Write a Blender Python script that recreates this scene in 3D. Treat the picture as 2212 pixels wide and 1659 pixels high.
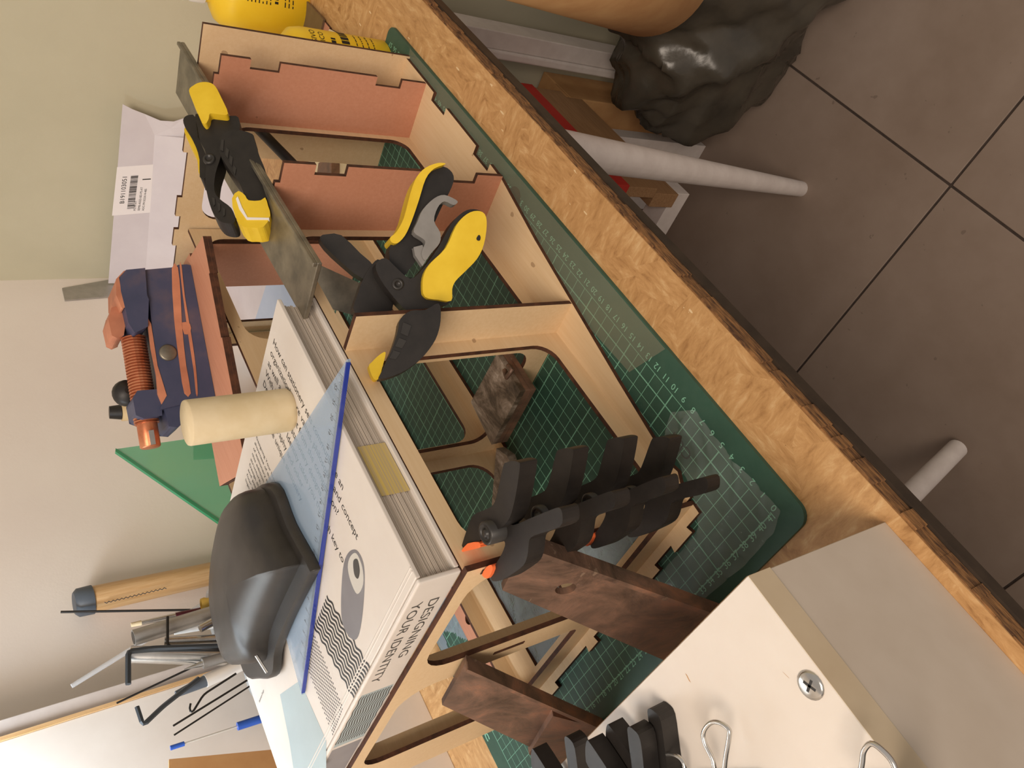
import bpy, math, random
from mathutils import Vector, Matrix
from mathutils.geometry import tessellate_polygon
random.seed(7)
for o in list(bpy.data.objects): bpy.data.objects.remove(o)
scene = bpy.context.scene
COL = scene.collection
# ------------------------------------------------------------------ units
# The bench is measured in centimetres on the cutting mat: x along the front
# edge, y towards the back wall, z above the mat.  The floor is 80 cm below.
S = 0.01; FLOOR = -80.0
def M3(p): return Vector((p[0]*S, p[1]*S, (p[2]-FLOOR)*S))
# ------------------------------------------------------------------ camera
CR = ((-0.47901981939822935, -0.3631033298931799, -0.7991845747035993),
      (-0.7064919206457185, 0.699812463467868, 0.10550678668861962),
      (0.520969460415879, 0.6151572870376474, -0.5917536087920967))
CC = Vector((-11.618556156289939, -28.806924443103927, 39.339617134229286)); CF = 1703.5914710122
cam_d = bpy.data.cameras.new('camera'); cam = bpy.data.objects.new('camera', cam_d); COL.objects.link(cam)
cam_d.sensor_fit = 'HORIZONTAL'; cam_d.sensor_width = 36.0; cam_d.lens = CF*36.0/2212.0
cam_d.clip_start = 0.01; cam_d.clip_end = 50
r, d, f = (Vector(v) for v in CR)
mw = Matrix((r, -d, -f)).transposed().to_4x4(); mw.translation = M3(CC); cam.matrix_world = mw
scene.camera = cam
# ------------------------------------------------------------------ light
scene.view_settings.view_transform = 'Standard'; scene.view_settings.look = 'None'
scene.view_settings.exposure = 0.0; scene.view_settings.gamma = 1.0; scene.view_settings.use_curve_mapping = False
world = bpy.data.worlds.new('world'); scene.world = world; world.use_nodes = True
bg = world.node_tree.nodes['Background']; bg.inputs[0].default_value = (1.0, 0.91, 0.84, 1); bg.inputs[1].default_value = 0.47
def area(name, loc, target, size, power, col, sizey=None):
    l = bpy.data.lights.new(name, 'AREA'); l.energy = power; l.color = col; l.size = size
    if sizey: l.shape = 'RECTANGLE'; l.size_y = sizey
    o = bpy.data.objects.new(name, l); COL.objects.link(o)
    a, b = M3(loc), M3(target); o.location = a; o.rotation_euler = (b-a).to_track_quat('-Z', 'Y').to_euler()
    return o
area('ceiling_lamp_light', (-150, -85, 195), (22, 12, 5), 1.2, 56, (1.0, 0.85, 0.71))
# ------------------------------------------------------------------ pixel -> point on a plane of the place
def ray(p):
    a = (p[0]-1106)/CF; b = (p[1]-829.5)/CF
    return Vector([CR[0][i]*a+CR[1][i]*b+CR[2][i] for i in range(3)])
def hit(p, o, n):
    v = ray(p); o = Vector(o); n = Vector(n); return CC + v*((o-CC).dot(n)/v.dot(n))
def zp(p, z=0.0): return hit(p, (0, 0, z), (0, 0, 1))
def yp(p, y): return hit(p, (0, y, 0), (0, 1, 0))
def xp(p, x): return hit(p, (x, 0, 0), (1, 0, 0))
# ------------------------------------------------------------------ materials
def lin(c):
    if isinstance(c, str): c = [int(c[i:i+2], 16)/255 for i in (0, 2, 4)]
    return tuple((x/12.92 if x <= .04045 else ((x+.055)/1.055)**2.4) for x in c)+(1.0,)
MATS = {}
class NT:
    def __init__(s, name):
        s.m = bpy.data.materials.new(name); s.m.use_nodes = True; s.t = s.m.node_tree; s.n = s.t.nodes
        s.p = s.n['Principled BSDF']; s.out = s.n['Material Output']
    def new(s, typ, **kw):
        n = s.n.new(typ)
        for k, v in kw.items():
            if k.startswith('i_'):
                kk = k[2:]; kk = int(kk) if kk.isdigit() else kk.replace('_', ' ')
                if hasattr(v, 'is_output') or hasattr(v, 'links'): s.t.links.new(v, n.inputs[kk])
                else: n.inputs[kk].default_value = v
            else: setattr(n, k, v)
        return n
    def L(s, a, b): s.t.links.new(a, b)
    def math(s, op, a, b=None, c=None):
        n = s.n.new('ShaderNodeMath'); n.operation = op
        for i, x in enumerate((a, b, c)):
            if x is None: continue
            if hasattr(x, 'links'): s.L(x, n.inputs[i])
            else: n.inputs[i].default_value = x
        return n.outputs[0]
    def ramp(s, fac, stops):
        n = s.n.new('ShaderNodeValToRGB'); s.L(fac, n.inputs[0]); e = n.color_ramp.elements
        while len(e) < len(stops): e.new(0.5)
        for i, (p, c) in enumerate(stops): e[i].position = p; e[i].color = lin(c) if not isinstance(c, tuple) or len(c) != 4 else c
        return n.outputs[0]
    def mix(s, fac, a, b, typ='MIX'):
        n = s.n.new('ShaderNodeMix'); n.data_type = 'RGBA'; n.blend_type = typ
        for x, i in ((fac, 0), (a, 6), (b, 7)):
            if hasattr(x, 'links'): s.L(x, n.inputs[i])
            else: n.inputs[i].default_value = x
        return n.outputs[2]
    def coord(s, scale=(1, 1, 1), rot=(0, 0, 0), loc=(0, 0, 0)):
        tc = s.n.new('ShaderNodeTexCoord'); mp = s.n.new('ShaderNodeMapping'); s.L(tc.outputs['Object'], mp.inputs[0])
        mp.inputs['Scale'].default_value = scale; mp.inputs['Rotation'].default_value = rot; mp.inputs['Location'].default_value = loc
        return mp.outputs[0]
    def noise(s, vec, scale, detail=4, rough=.6, dist=0):
        n = s.n.new('ShaderNodeTexNoise'); s.L(vec, n.inputs['Vector']); n.inputs['Scale'].default_value = scale
        n.inputs['Detail'].default_value = detail; n.inputs['Roughness'].default_value = rough; n.inputs['Distortion'].default_value = dist
        return n.outputs['Fac']
    def bump(s, h, strength, dist=.001):
        n = s.n.new('ShaderNodeBump'); n.inputs['Strength'].default_value = strength; n.inputs['Distance'].default_value = dist
        s.L(h, n.inputs['Height']); s.L(n.outputs[0], s.p.inputs['Normal'])
    def set(s, **k):
        for a, v in k.items():
            i = s.p.inputs[a.replace('_', ' ')]
            if hasattr(v, 'links'): s.L(v, i)
            else: i.default_value = v
        return s
def plain(name, c1, c2=None, scale=60, rough=.5, metal=0.0, bump=0.0, stretch=(1, 1, 1), alpha=1.0, trans=0.0, ior=1.45, lo=.35, hi=.65, spec=.5):
    t = NT(name); v = t.coord(stretch); nz = t.noise(v, scale)
    col = t.ramp(nz, [(lo, c1), (hi, c2 or c1)])
    t.set(Base_Color=col, Roughness=rough, Metallic=metal, Alpha=alpha, Transmission_Weight=trans, IOR=ior, Specular_IOR_Level=spec)
    if bump: t.bump(t.noise(v, scale*2.5), bump)
    MATS[name] = t.m; return t.m
def ply(name, c1, c2, c3, stretch=(2, 40, 40), sc=9):
    t = NT(name); v = t.coord(stretch); n1 = t.noise(v, sc, 6, .65); n2 = t.noise(t.coord(), 14, 3)
    col = t.mix(t.math('MULTIPLY', n2, .55), t.ramp(n1, [(.3, c1), (.7, c2)]), lin(c3))
    sp = t.math('GREATER_THAN', t.noise(t.coord(), 130, 0), .86)
    col = t.mix(t.math('MULTIPLY', sp, .45), col, lin('6b4020'))
    t.set(Base_Color=col, Roughness=.55, Specular_IOR_Level=.3); t.bump(n1, .05); MATS[name] = t.m
ply('ply_cream', 'd8bb92', 'e2c9a4', 'd2b187')
ply('ply_pink', 'bd8468', 'c99277', 'b67a5e')
ply('ply_pale', 'd9c8a4', 'e2d4b4', 'd0bd98')
plain('burnt_edge', '3a2115', '5b3622', 120, .75)
# OSB
t = NT('osb')
va = t.coord((28, 9, 10), (0, 0, .5)); vb = t.coord((9, 30, 10), (0, 0, -.35)); vc = t.coord((14, 14, 10), (0, 0, 1.1))
vor = t.new('ShaderNodeTexVoronoi', feature='F1'); t.L(t.coord((1, 1, 1)), vor.inputs['Vector']); vor.inputs['Scale'].default_value = 34
sep = t.new('ShaderNodeSeparateColor'); t.L(vor.outputs['Color'], sep.inputs[0])
na = t.noise(va, 5, 5, .7, .4); nb = t.noise(vb, 5, 5, .7, .4)
w = t.math('GREATER_THAN', sep.outputs[0], .5)
st = t.mix(w, na, nb)
big = t.noise(t.coord(), 18, 4, .6)
col = t.ramp(st, [(.28, '8a6038'), (.42, 'b48959'), (.55, 'c69b69'), (.72, 'dcbb8c')])
col = t.mix(t.math('MULTIPLY', big, .5), col, lin('b58a58'))
vc2 = t.new('ShaderNodeTexVoronoi', feature='F1'); t.L(t.coord((.25, 1, 1), (0, 0, .9)), vc2.inputs['Vector']); vc2.inputs['Scale'].default_value = 150
fl = t.math('MULTIPLY', t.math('LESS_THAN', vc2.outputs['Distance'], .12), t.math('GREATER_THAN', big, .56))
col = t.mix(t.math('MULTIPLY', fl, .7), col, lin('ecd5ac'))
dk = t.math('GREATER_THAN', t.noise(vc, 9, 6, .75), .69)
col = t.mix(t.math('MULTIPLY', dk, .6), col, lin('5d3a1d'))
t.set(Base_Color=col, Roughness=.5, Specular_IOR_Level=.4); t.bump(st, .25); MATS['osb'] = t.m
plain('osb_edge', '4a3120', '9a6e42', 180, .85, bump=.8, stretch=(.5, 1, 3))
plain('dark_band', '2e241b', '3b2f24', 60, .6)
# cutting mat with its printed grid
t = NT('mat_green'); tc = t.new('ShaderNodeTexCoord'); sx = t.new('ShaderNodeSeparateXYZ'); t.L(tc.outputs['Object'], sx.inputs[0])
X = t.math('MULTIPLY', sx.outputs[0], 100.0); Y = t.math('MULTIPLY', sx.outputs[1], 100.0)
def near(v, k, off, wd):
    q = t.math('DIVIDE', t.math('ADD', v, off), k); q = t.math('SUBTRACT', q, t.math('ROUND', q)); q = t.math('MULTIPLY', t.math('ABSOLUTE', q), k)
    return t.math('LESS_THAN', q, wd)
g = t.math('MAXIMUM', t.math('MAXIMUM', near(X, 1, 0, .022), near(Y, 1, 0, .022)), t.math('MAXIMUM', near(X, 5, 0, .045), near(Y, 5, 4, .045)))
def inside(v, a, b): return t.math('MULTIPLY', t.math('GREATER_THAN', v, a), t.math('LESS_THAN', v, b))
g = t.math('MULTIPLY', g, t.math('MULTIPLY', inside(X, -.04, 57.04), inside(Y, -.04, 41.04)))
nz = t.noise(t.coord(), 9, 5, .6); nf = t.noise(t.coord(), 160, 3)
base = t.ramp(nz, [(.35, '26493d'), (.65, '35584a')])
base = t.mix(t.math('MULTIPLY', nf, .12), base, lin('7d8a78'))
t.set(Base_Color=t.mix(t.math('MULTIPLY', g, .8), base, lin('86c2a6')), Roughness=.5, Specular_IOR_Level=.35); MATS['mat_green'] = t.m
plain('print_green', '86c2a6'); plain('print_black', '16130f', rough=.5); plain('print_grey', '44423f'); plain('print_pale', 'c7c4bd')
# walls, floor
t = NT('wall_green_paint'); n = t.noise(t.coord(), 6, 5); t.set(Base_Color=t.ramp(n, [(.3, 'bdb8a0'), (.7, 'c6c1a9')]), Roughness=.85); t.bump(t.noise(t.coord(), 220, 3), .12); MATS['wall_green_paint'] = t.m
t = NT('wall_white_paint'); n = t.noise(t.coord(), 6, 5); t.set(Base_Color=t.ramp(n, [(.3, 'e9dfd6'), (.7, 'efe7de')]), Roughness=.85); t.bump(t.noise(t.coord(), 220, 3), .12); MATS['wall_white_paint'] = t.m
t = NT('floor_tile'); n = t.noise(t.coord(), 5, 6, .65); sp = t.math('GREATER_THAN', t.noise(t.coord(), 60, 2), .74)
oi = t.new('ShaderNodeObjectInfo'); col = t.ramp(n, [(.3, '806f62'), (.7, '958579')])
col = t.mix(t.math('MULTIPLY', oi.outputs['Random'], .25), col, lin('87766a')); col = t.mix(t.math('MULTIPLY', sp, .35), col, lin('4c3f36'))
t.set(Base_Color=col, Roughness=.42, Specular_IOR_Level=.4); t.bump(t.noise(t.coord(), 70), .05); MATS['floor_tile'] = t.m
plain('grout', '3a302a', '463a33', 90, .9)
plain('white_melamine', 'ddd3c8', 'e2d9cf', 20, .42); plain('shaded_melamine', 'c2b5a6', 'c9bdaf', 20, .45); plain('melamine_edge', 'c3b094', 'cdbca1', 20, .5)
plain('white_paint', 'd2c8c2', 'dcd3cd', 40, .5); plain('chip_core', '7a5a3a', 'a3835a', 300, .9, bump=.6)
plain('steel_grey', '6f6a60', '989080', 40, .42, .75, .15, (1, 1, 1)); plain('steel_bright', 'b9b6b0', 'd8d6d2', 30, .22, .95)
t = NT('steel_rust'); n1 = t.noise(t.coord(), 22, 8, .7, .6); n2 = t.noise(t.coord((1, .3, 1)), 55, 6, .7)
col = t.ramp(n1, [(.30, '3a2e26'), (.44, '6f584a'), (.56, '8b6c5a'), (.66, 'a87a60'), (.78, '7d6c5f')])
col = t.mix(t.math('MULTIPLY', t.math('GREATER_THAN', n2, .64), .55), col, lin('a9927c'))
t.set(Base_Color=col, Roughness=t.ramp(n1, [(.3, (.35, .35, .35, 1)), (.7, (.7, .7, .7, 1))]), Metallic=.45); t.bump(n1, .5, .002); MATS['steel_rust'] = t.m
t = NT('steel_worn'); n1 = t.noise(t.coord((1, 2, 1)), 26, 8, .72, .5)
col = t.ramp(n1, [(.33, '30281f'), (.46, '665647'), (.57, '9a8a7b'), (.68, 'd0c2b6')])
t.set(Base_Color=col, Roughness=.42, Metallic=.25); t.bump(n1, .5, .002); MATS['steel_worn'] = t.m
plain('black_plastic', '1d1a18', '26221f', 90, .48, bump=.05); plain('dark_plastic', '2a2826', '33302d', 60, .38)
plain('grey_plastic', '7d7a76', '8b8884', 40, .45); plain('yellow_rubber', 'd9b41f', 'e6c433', 30, .5); plain('orange_pad', 'f26a35', 'f47a45', 40, .5)
plain('yellow_bottle', 'ecc01f', 'f0ca32', 20, .35); plain('white_plastic', 'e6e1da', rough=.4)
plain('paper', 'd2ccd2', 'd9d4d9', 15, .8); plain('paper_label', 'f1edee', rough=.7); plain('paper_blue', 'b7c5de', 'c0cde3', 15, .8)
plain('page_edges', 'a79889', 'd5cabd', 30, .7, stretch=(.02, .02, 90)); plain('book_cover', 'd4ccc4', 'dad3cb', 20, .38); plain('book_teal', '9fb0b4', 'a8b9bd', 12, .35)
plain('yellow_tint', 'a79889', 'd3b85a', 22, .7, stretch=(.25, .02, 60))
plain('tube_card', 'cdb992', 'd9c8a6', 35, .65, bump=.2); plain('cardboard', 'b98a5a', 'c59967', 25, .8); plain('wood_handle', 'c89f6d', 'd6b182', 12, .42, stretch=(40, 40, 2))
plain('wood_board', '8d6a48', 'a07c58', 12, .6, stretch=(2, 30, 30)); plain('red_paint', 'b0281f', 'b93026', 20, .6)
t = NT('vise_paint'); n1 = t.noise(t.coord((1, 1, 1)), 16, 5, .6)
t.set(Base_Color=t.ramp(n1, [(.3, '343c57'), (.55, '454862'), (.75, '6b5a60')]), Roughness=.5); MATS['vise_paint'] = t.m
plain('vise_rust', 'a96a50', 'cf8a69', 22, .6); plain('vise_screw', 'b56440', 'cf8a64', 60, .35, .6)
plain('maroon', '5d2330', '6b2b38', 30, .35); plain('glue_wrap', 'd9bb8a', 'e0c79c', 30, .6); plain('grey_cap', '4d545c', '565d66', 30, .5)
plain('blue_plastic', '2b56b8', '3563c4', 30, .35); plain('red_plastic', 'c8402f', rough=.4); plain('rubber_band', 'd9b455', rough=.6)
plain('bag_black', '39352e', '4a443a', 12, .26, bump=.55); plain('spring_grey', '3d4145', rough=.45, metal=.3)
plain('brown_metal', '6d5d4b', '776753', 40, .35, .3); plain('alu', 'a5a19b', 'b3afa9', 60, .4, .6)
def glassy(name, col, alpha, rough=.08, bump=0.0, sc=60, spec=.6):
    t = NT(name); t.set(Base_Color=lin(col), Roughness=rough, Alpha=alpha, Specular_IOR_Level=spec)
    if bump: t.bump(t.noise(t.coord(), sc, 5, .6, .8), bump, .004)
    MATS[name] = t.m
glassy('acrylic_blue', 'a3bfdb', .42); glassy('acrylic_blue_edge', '2b3f9c', .9); glassy('acrylic_green', '74c9a0', .66); glassy('acrylic_green_edge', '3a9468', .85)
glassy('film_clear', 'd3dbd8', .15, .06, 1.0, 26, 1.0); glassy('film_lamp_sheen', 'c3d0de', .42, .25, 1.0, 30, 1.0); glassy('film_tape', '9a9a84', .34, .2, .3, 20)
glassy('clear_glass', 'cfd8dc', .36, .04, 0, 1, .9); glassy('clear_tube', 'e3e6ea', .35, .1)
# ------------------------------------------------------------------ mesh building (everything in bench centimetres)
TM = {}                                   # top-level thing -> its matrix (in cm)
def nrm(v): v = Vector(v); return v.normalized()
class MB:
    def __init__(s): s.v = []; s.f = []; s.m = []; s.sm = []
    def add(s, vs, fs, mi=0, smooth=False):
        b = len(s.v); s.v += [Vector(v) for v in vs]
        for q in fs: s.f.append([b+i for i in q]); s.m.append(mi); s.sm.append(smooth)
        return s
    def box(s, a, b, mi=0):
        (x0, y0, z0), (x1, y1, z1) = a, b
        return s.add([(x0, y0, z0), (x1, y0, z0), (x1, y1, z0), (x0, y1, z0), (x0, y0, z1), (x1, y0, z1), (x1, y1, z1), (x0, y1, z1)],
                     [(3, 2, 1, 0), (4, 5, 6, 7), (0, 1, 5, 4), (1, 2, 6, 5), (2, 3, 7, 6), (3, 0, 4, 7)], mi)
    def obox(s, o, u, v, w, mi=0):
        o, u, v, w = Vector(o), Vector(u), Vector(v), Vector(w)
        if u.cross(v).dot(w) < 0: u, v = v, u
        P = [o, o+u, o+u+v, o+v]; P += [p+w for p in P]
        return s.add(P, [(3, 2, 1, 0), (4, 5, 6, 7), (0, 1, 5, 4), (1, 2, 6, 5), (2, 3, 7, 6), (3, 0, 4, 7)], mi)
    def plate(s, loops, w, mi=(0, 0, 1), smooth=False):
        """loops: outer + hole loops of 3D points in one plane; extruded by w. mi = start cap, end cap, sides"""
        loops = [[Vector(p) for p in l] for l in loops]; w = Vector(w); flat = [p for l in loops for p in l]
        tri = tessellate_polygon(loops); n = len(flat)
        def fix(t):
            a, b, c = (flat[i] for i in t); return t if (b-a).cross(c-a).dot(w) > 0 else t[::-1]
        tri = [fix(tuple(t)) for t in tri]
        s.add(flat, [t[::-1] for t in tri], mi[0]); s.add([p+w for p in flat], tri, mi[1])
        for l in loops:
            k = len(l); nv = Vector((0, 0, 0))
            for i in range(k): nv += l[i].cross(l[(i+1) % k])
            ccw = nv.dot(w) > 0
            if l is not loops[0]: ccw = not ccw
            fs = [((i, (i+1) % k, k+(i+1) % k, k+i) if ccw else ((i+1) % k, i, k+i, k+(i+1) % k)) for i in range(k)]
            if l is not loops[0]:
                # holes look inwards
                pass
            s.add(l+[p+w for p in l], fs, mi[2], smooth)
        return s
    def tube(s, pts, r, n=10, mi=0, cap=True, smooth=True):
        pts = [Vector(p) for p in pts]; R = r if isinstance(r, (list, tuple)) else [r]*len(pts)
        up = None; rings = []
        for i, p in enumerate(pts):
            d = (pts[min(i+1, len(pts)-1)]-pts[max(i-1, 0)]).normalized()
            if up is None: up = d.orthogonal().normalized()
            up = (up-d*up.dot(d)).normalized(); sd = d.cross(up)
            rings.append([p+(up*math.cos(2*math.pi*k/n)+sd*math.sin(2*math.pi*k/n))*R[i] for k in range(n)])
        vs = [q for g in rings for q in g]
        fs = [(i*n+k, i*n+(k+1) % n, (i+1)*n+(k+1) % n, (i+1)*n+k) for i in range(len(pts)-1) for k in range(n)]
        s.add(vs, fs, mi, smooth)
        if cap: s.add(rings[0], [tuple(range(n))[::-1]], mi); s.add(rings[-1], [tuple(range(n))], mi)
        return s
    def lathe(s, prof, o, ax=(0, 0, 1), n=24, mi=0, smooth=True, cap=True, sq=1.0, su=None):
        o = Vector(o); ax = nrm(ax); u = nrm(su) if su else ax.orthogonal().normalized(); w = ax.cross(u)
        rings = [[o+ax*h+(u*math.cos(2*math.pi*k/n)*sq+w*math.sin(2*math.pi*k/n))*max(r, .001) for k in range(n)] for r, h in prof]
        vs = [q for g in rings for q in g]
        fs = [(i*n+k, i*n+(k+1) % n, (i+1)*n+(k+1) % n, (i+1)*n+k) for i in range(len(prof)-1) for k in range(n)]
        s.add(vs, fs, mi, smooth)
        if cap: s.add(rings[0], [tuple(range(n))[::-1]], mi); s.add(rings[-1], [tuple(range(n))], mi)
        return s
    def loft(s, rings, mi=0, smooth=True, cap=True):
        n = len(rings[0]); vs = [Vector(q) for g in rings for q in g]
        fs = [(i*n+k, i*n+(k+1) % n, (i+1)*n+(k+1) % n, (i+1)*n+k) for i in range(len(rings)-1) for k in range(n)]
        s.add(vs, fs, mi, smooth)
        if cap: s.add(rings[0], [tuple(range(n))[::-1]], mi); s.add(rings[-1], [tuple(range(n))], mi)
        return s
    def text(s, txt, o, u, v, size, mi=0, width=None, align='LEFT', bold=0.0):
        cu = bpy.data.curves.new('lettering', 'FONT'); cu.body = txt; cu.size = 1.0; cu.align_x = align; cu.resolution_u = 3; cu.offset = bold
        ob = bpy.data.objects.new('lettering', cu); me = bpy.data.meshes.new_from_object(ob)
        k = size
        ks = k
        if width and len(me.vertices):
            xs = [q.co.x for q in me.vertices]; ks = width/(max(xs)-min(xs))
        o = Vector(o); u = nrm(u); v = nrm(v)
        s.add([o+u*q.co.x*ks+v*q.co.y*k for q in me.vertices], [tuple(p.vertices) for p in me.polygons], mi)
        bpy.data.objects.remove(ob); bpy.data.curves.remove(cu); bpy.data.meshes.remove(me)
        return s
    def build(s, name, mats, parent=None, bevel=0.0, seg=2, subsurf=0, origin=None):
        """link as one mesh object; parent: a thing (Empty / mesh) whose frame the points are taken into"""
        top = parent
        while top is not None and top.parent is not None: top = top.parent
        if top is not None: inv = TM[top.name].inverted()
        else:
            o = origin
            if o is None:
                xs = [p.x for p in s.v]; ys = [p.y for p in s.v]; zs = [p.z for p in s.v]
                o = ((min(xs)+max(xs))/2, (min(ys)+max(ys))/2, min(zs))
            inv = Matrix.Translation(Vector(o)).inverted()
        me = bpy.data.meshes.new(name); me.from_pydata([tuple((inv @ p)*S) for p in s.v], [], s.f)
        if isinstance(mats, str): mats = [mats]
        for m in mats: me.materials.append(MATS[m])
        me.polygons.foreach_set('material_index', s.m); me.polygons.foreach_set('use_smooth', s.sm); me.update()
        ob = bpy.data.objects.new(name, me); COL.objects.link(ob)
        if top is not None: ob.parent = parent
        else:
            ob.location = M3(o); TM[ob.name] = inv.inverted()
        if bevel:
            b = ob.modifiers.new('bevel', 'BEVEL'); b.width = bevel*S; b.segments = seg; b.limit_method = 'ANGLE'; b.angle_limit = .6
        if subsurf:
            b = ob.modifiers.new('subsurf', 'SUBSURF'); b.levels = subsurf; b.render_levels = subsurf
        return ob
def thing(name, label, cat, loc=(0, 0, 0), rotz=0.0, group=None):
    o = bpy.data.objects.new(name, None); o.empty_display_size = .02; COL.objects.link(o)
    o.location = M3(loc); o.rotation_euler = (0, 0, rotz); TM[o.name] = Matrix.Translation(Vector(loc)) @ Matrix.Rotation(rotz, 4, 'Z')
    return tag(o, label, cat, group)
def tag(o, label, cat, group=None, kind=None):
    o['label'] = label; o['category'] = cat
    if group: o['group'] = group
    if kind: o['kind'] = kind
    return o
def struct(o, label=None):
    o['kind'] = 'structure'
    if label: o['label'] = label
    return o
def copy_thing(src, matrix, label):
    """copy a thing with its parts and sub-parts; matrix in cm places the copy"""
    c = src.copy(); COL.objects.link(c); c['label'] = label
    m = matrix; q = m.to_quaternion(); c.rotation_mode = 'QUATERNION'; c.rotation_quaternion = q; c.location = M3(m.to_translation())
    for ch in src.children:
        k = ch.copy(); COL.objects.link(k); k.parent = c
        for g in ch.children:
            h = g.copy(); COL.objects.link(h); h.parent = k
    return c
def rrect(a0, a1, b0, b1, r, n=6):
    """rounded rectangle (2D); r: radius or 4 radii (a0b0, a1b0, a1b1, a0b1)"""
    r = r if isinstance(r, (list, tuple)) else [r]*4; P = []
    for (cx, cy, ang), rr in zip(((a0, b0, 180), (a1, b0, 270), (a1, b1, 0), (a0, b1, 90)), r):
        ox = cx+(rr if cx == a0 else -rr); oy = cy+(rr if cy == b0 else -rr)
        for i in range(n+1):
            t = math.radians(ang+90*i/n); P.append((ox+rr*math.cos(t), oy+rr*math.sin(t)))
    return P
def inx(x, loop): return [(x, a, b) for a, b in loop]
def iny(y, loop): return [(a, y, b) for a, b in loop]
def inz(z, loop): return [(a, b, z) for a, b in loop]
# ================================================================== THE ROOM
T0 = 44.2
fl = MB().box((-170, -150, FLOOR-6), (93.5, 57.5, FLOOR-.25)).build('floor', 'grout'); struct(fl)
tx = MB().box((0, 0, -.3), (T0-.35, T0-.35, 0)); tile = None
for i in range(-4, 3):
    for j in range(-3, 2):
        x0 = 36.95+(i-0)*T0-T0*1+.17; y0 = -2.16+j*T0+.17
        if x0 > 93 or y0 > 57: continue
        if tile is None:
            tile = MB().box((x0, y0, FLOOR-.3), (x0+T0-.35, y0+T0-.35, FLOOR)).build('tile', 'floor_tile', fl, bevel=.08, seg=1)
            # re-centre so that copies can be shifted
            tile0 = (x0, y0)
        else:
            c = tile.copy(); COL.objects.link(c); c.location = ((x0-tile0[0])*S, (y0-tile0[1])*S, 0)
wr = MB().box((93.5, -150, FLOOR-6), (103.5, 67.5, 110)).build('wall_right', 'wall_green_paint'); struct(wr)
wb = MB().box((-170, 57.5, FLOOR-6), (93.5, 67.5, 110)).build('wall_back', 'wall_white_paint'); struct(wb)
# ================================================================== WORKBENCH
bench = thing('workbench', 'OSB workbench top with a rough front edge under the cutting mat', 'workbench', (20, 25, FLOOR))
MB().box((-75, -6.1, -1.55), (93.3, 57.3, -.3)).build('top', 'osb', bench)
# rough strand edge along the front: small uneven chips
m = MB(); rnd = random.Random(3); x = -75
while x < 93.2:
    w_ = rnd.uniform(.5, 2.2); dpt = rnd.uniform(.04, .22); zt = -.31-rnd.uniform(0, .14)
    zb = -1.5; m.box((x, -6.1-dpt, zb), (min(x+w_, 93.3), -6.1, zt)); x += w_
m.build('rough_edge', 'osb_edge', bench)
MB().box((-75, -6.35, -2.5), (93.3, 57.3, -1.56)).build('under_board', 'dark_band', bench)
MB().tube([(46, 2, -2.9), zp((1730, 408), FLOOR)], [2.3, 1.25], 20).build('leg', 'white_paint', bench)['label'] = 'splayed round white leg, tapered to the foot'
MB().tube([(-6, 52, -2.9), zp((2068, 968), FLOOR+1.2)], [2.2, 1.4], 20).build('leg', 'white_paint', bench)
MB().tube([(70, 50, -2.9), (80, 52, FLOOR)], [2.2, 1.3], 16).build('leg', 'white_paint', bench)
MB().tube([(-60, 50, -2.9), (-66, 52, FLOOR)], [2.2, 1.3], 16).build('leg', 'white_paint', bench)
# ================================================================== CUTTING MAT
mat = thing('cutting_mat', 'green self-healing cutting mat with a centimetre grid', 'cutting mat', (0, 0, -.3))
msheet = MB().plate([inz(-.29, rrect(-1.75, 58.3, -2.05, 43.15, 1.0))], (0, 0, .29), (0, 0, 0)).build('sheet', 'mat_green', mat)
Xp, Yp = Vector((1, 0, 0)), Vector((0, 1, 0))
for n in range(0, 58):
    MB().text(str(n), (n+.12, -.72, .012), Xp, Yp, .66, align='CENTER').build('number', 'print_green', msheet)
for n in range(0, 42):
    MB().text(str(n), (-.36, 41-n+.05, .012), -Yp, Xp, .66, align='CENTER').build('number', 'print_green', msheet)
lg = MB().lathe([(.86, 0), (.86, .004)], (32.05, -.30, .012), n=28, smooth=False)
lg.text('MICRO', (33.05, -.62, .014), Xp, Yp, .95, width=3.6); lg.build('logo', 'print_black', msheet)
MB().text('CUT', (6.25, 1.72, .014), Xp, Yp, 1.15).build('logo', 'print_black', msheet)
MB().text('M-tric', (10.4, 42.65, .014), -Xp, -Yp, 1.35, width=5.6, bold=.02).build('logo', 'print_green', msheet)
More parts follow.
